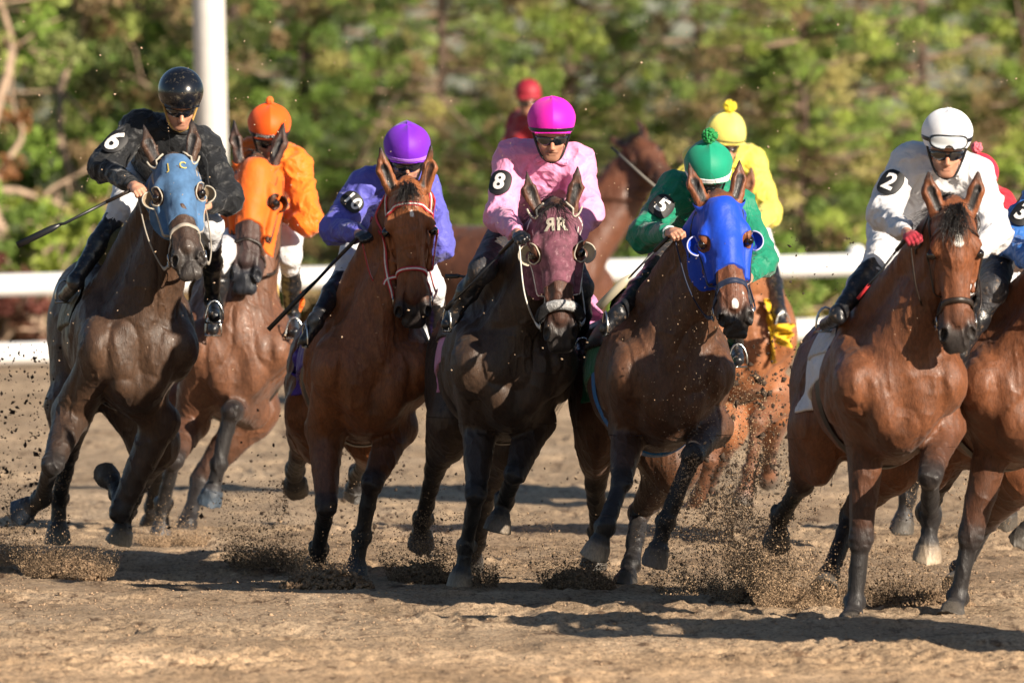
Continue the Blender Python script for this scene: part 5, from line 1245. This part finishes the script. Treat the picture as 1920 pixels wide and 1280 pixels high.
whip('thin grey whip raised at a slant behind the green jockey shoulder', W(1300, 412, 72.5), W(1146, 276, 72.9), flap=.1, grip=.2, matl=mat('grey shaft', (.22, .20, .17), rough=.5), wide=.009, r=.010)

# ------------------------------------------------------------------ kicked-up dirt
def gy(Y): return 150 + CAMH * FPX / Y
def plume(px, Y, wx, hz, n, lit=.5, rise=1.0, lean=-.4, size=(.0024, .011), label=None, wy=.35):
    n = int(n * 4.6); wx *= 1.35; hz *= 1.5; b = W(px, gy(Y), Y); a = RNG.uniform(0, 2 * math.pi, n); r = RNG.uniform(0, 1, n) ** .6
    ht = RNG.exponential(.33, n); ht = np.minimum(ht, 2.2) * hz * (1.05 - r ** 2 * .75)
    n0 = vnoise(np.cos(a) * 3 + px, np.sin(a) * 2, ht * 9, 8); keep = n0 > -.25; ht = ht * (1 + .5 * vnoise(np.cos(a) * r * 2.5 + px, 0 * a, 0 * a, 9))
    P = np.stack([b[0] + np.cos(a) * r * wx * (.65 + .5 * ht / hz) + ht * lean * .5, b[1] + np.sin(a) * r * wy, .01 + ht], 1)
    R = np.minimum(RNG.lognormal(math.log(size[0]), .5, n), size[1] * 1.6)
    P, R = P[keep], R[keep]
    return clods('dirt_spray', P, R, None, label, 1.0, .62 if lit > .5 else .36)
for a in [(130, 63.0, .28, .16, 5200, .4, 'dark spray of dirt under the black jockey horse'), (45, 64.5, .26, .22, 3000, .6, 'brown spray of dirt at the far left edge'), (325, 67.2, .22, .10, 2200, .6, 'low dirt spray under the orange hooded horse'),
          (505, 64.2, .26, .20, 4200, .4, 'dark spray of dirt left of the purple jockey horse'), (612, 61.9, .20, .13, 4200, .6, 'sandy mound thrown up in front of the purple jockey horse'), (790, 62.4, .20, .22, 4200, .4, 'dark spray of dirt behind the maroon hooded horse'),
          (905, 61.8, .10, .14, 1600, .4, 'small dark spray beside the front hoof of the maroon hooded horse'), (1085, 61.6, .22, .15, 4200, .4, 'dark spray of dirt under the blue hooded horse'), (1415, 60.0, .26, .48, 8000, .6, 'tall sandy cloud of dirt left of the white jockey horse'),
          (1500, 58.9, .24, .22, 5200, .6, 'sandy spray between the front legs and cloud at right'), (1640, 59.2, .20, .16, 2600, .4, 'dark spray under the white jockey horse'), (1730, 58.9, .26, .20, 4200, .4, 'dark spray behind the front leg at the right edge'), (1290, 61.0, .22, .30, 2400, .4, 'thin dirt spray behind the blue hooded horse')]:
    plume(*a[:5], lit=a[5], label=a[6])
def scatter(x0, x1, y0, y1, Y0, Y1, n, s, matl, label, mx=.03):
    px, py, Y = RNG.uniform(x0, x1, n), RNG.uniform(y0, y1, n), RNG.uniform(Y0, Y1, n)
    P = np.array([W(a, b, c) for a, b, c in zip(px, py, Y)]); P = P[P[:, 2] > .02]; return clods('flying_dirt', P, np.minimum(RNG.lognormal(math.log(s), .55, len(P)), mx), matl, label)
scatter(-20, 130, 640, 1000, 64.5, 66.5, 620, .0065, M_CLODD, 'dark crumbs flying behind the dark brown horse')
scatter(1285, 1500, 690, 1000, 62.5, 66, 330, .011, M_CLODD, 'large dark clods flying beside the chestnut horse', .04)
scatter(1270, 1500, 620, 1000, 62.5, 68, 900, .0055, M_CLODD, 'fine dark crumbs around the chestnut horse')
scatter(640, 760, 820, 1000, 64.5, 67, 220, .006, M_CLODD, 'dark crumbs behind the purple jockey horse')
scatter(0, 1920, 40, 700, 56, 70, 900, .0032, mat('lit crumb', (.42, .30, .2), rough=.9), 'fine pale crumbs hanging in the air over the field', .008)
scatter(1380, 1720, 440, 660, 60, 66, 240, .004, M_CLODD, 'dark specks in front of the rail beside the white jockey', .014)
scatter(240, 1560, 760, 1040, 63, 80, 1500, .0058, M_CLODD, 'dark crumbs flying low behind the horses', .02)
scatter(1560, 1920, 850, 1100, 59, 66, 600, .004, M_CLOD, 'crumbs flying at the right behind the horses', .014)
n = 30000; X = RNG.uniform(-3.6, 3.6, n); Yg = 50.5 + 17 * RNG.uniform(0, 1, n); Rr = np.minimum(RNG.lognormal(math.log(.0040), .5, n), .016)
Z = track_height(X, Yg) + Rr * .3; clods('dirt_crumbs', np.stack([X, Yg, Z], 1), Rr, mat('dirt clod', (.33, .225, .14), rough=.95, noise=.4, nscale=9), 'loose crumbs lying on the near track', .75)
def dust(x0, x1, y0, y1, Y0, Y1, n, s, lab, m_):
    px = (RNG.normal(0, .28, n) + .5) * (x1 - x0) + x0; t = RNG.uniform(0, 1, n) ** 1.7; py = y1 - t * (y1 - y0); px = px + t * 40 * vnoise(px * .02, py * .02, 0 * px, 5)
    k = vnoise(px * .018, py * .018, 0 * px, 12) > -.2; px, py = px[k], py[k]; Y = RNG.uniform(Y0, Y1, len(px))
    P = np.array([W(a, b, c) for a, b, c in zip(px, py, Y)]); P = P[P[:, 2] > .01]; clods('dirt_spray', P, np.minimum(RNG.lognormal(math.log(s), .5, len(P)), .014), None, lab, 1.0, .7 if m_ is M_FINE else .5)
M_FINE = mat('lit sand grains', (.40, .27, .165), rough=.95, spec=.1)  # marks the lit dust, whose grain mix is painted paler
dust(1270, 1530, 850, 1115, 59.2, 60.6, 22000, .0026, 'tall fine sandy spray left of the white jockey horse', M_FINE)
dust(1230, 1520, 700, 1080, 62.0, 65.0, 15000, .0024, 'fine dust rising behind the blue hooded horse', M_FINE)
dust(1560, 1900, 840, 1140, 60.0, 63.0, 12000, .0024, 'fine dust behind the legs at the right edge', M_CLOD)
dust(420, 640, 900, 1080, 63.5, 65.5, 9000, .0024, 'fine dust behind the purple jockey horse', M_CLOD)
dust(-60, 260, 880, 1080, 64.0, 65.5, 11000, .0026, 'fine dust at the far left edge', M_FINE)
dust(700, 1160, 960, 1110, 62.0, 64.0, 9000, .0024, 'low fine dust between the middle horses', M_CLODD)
# lumps torn up by the hooves
for px, Y, r in ((130, 63.0, .20), (612, 61.7, .26), (1085, 61.6, .2), (1440, 60.0, .24), (1740, 58.9, .28), (790, 62.4, .18)):
    b = W(px, gy(Y), Y); k = 1500; a = RNG.uniform(0, 6.283, k); q = np.sqrt(RNG.uniform(0, 1, k)); P = np.stack([b[0] + np.cos(a) * q * r, b[1] + np.sin(a) * q * r * 1.4, .085 * (1 - q ** 2) + .01 * RNG.normal(size=k)], 1)
    clods('dirt_mound', P, RNG.uniform(.008, .022, k), M_CLOD, 'heap of loose dirt torn up by a hoof')
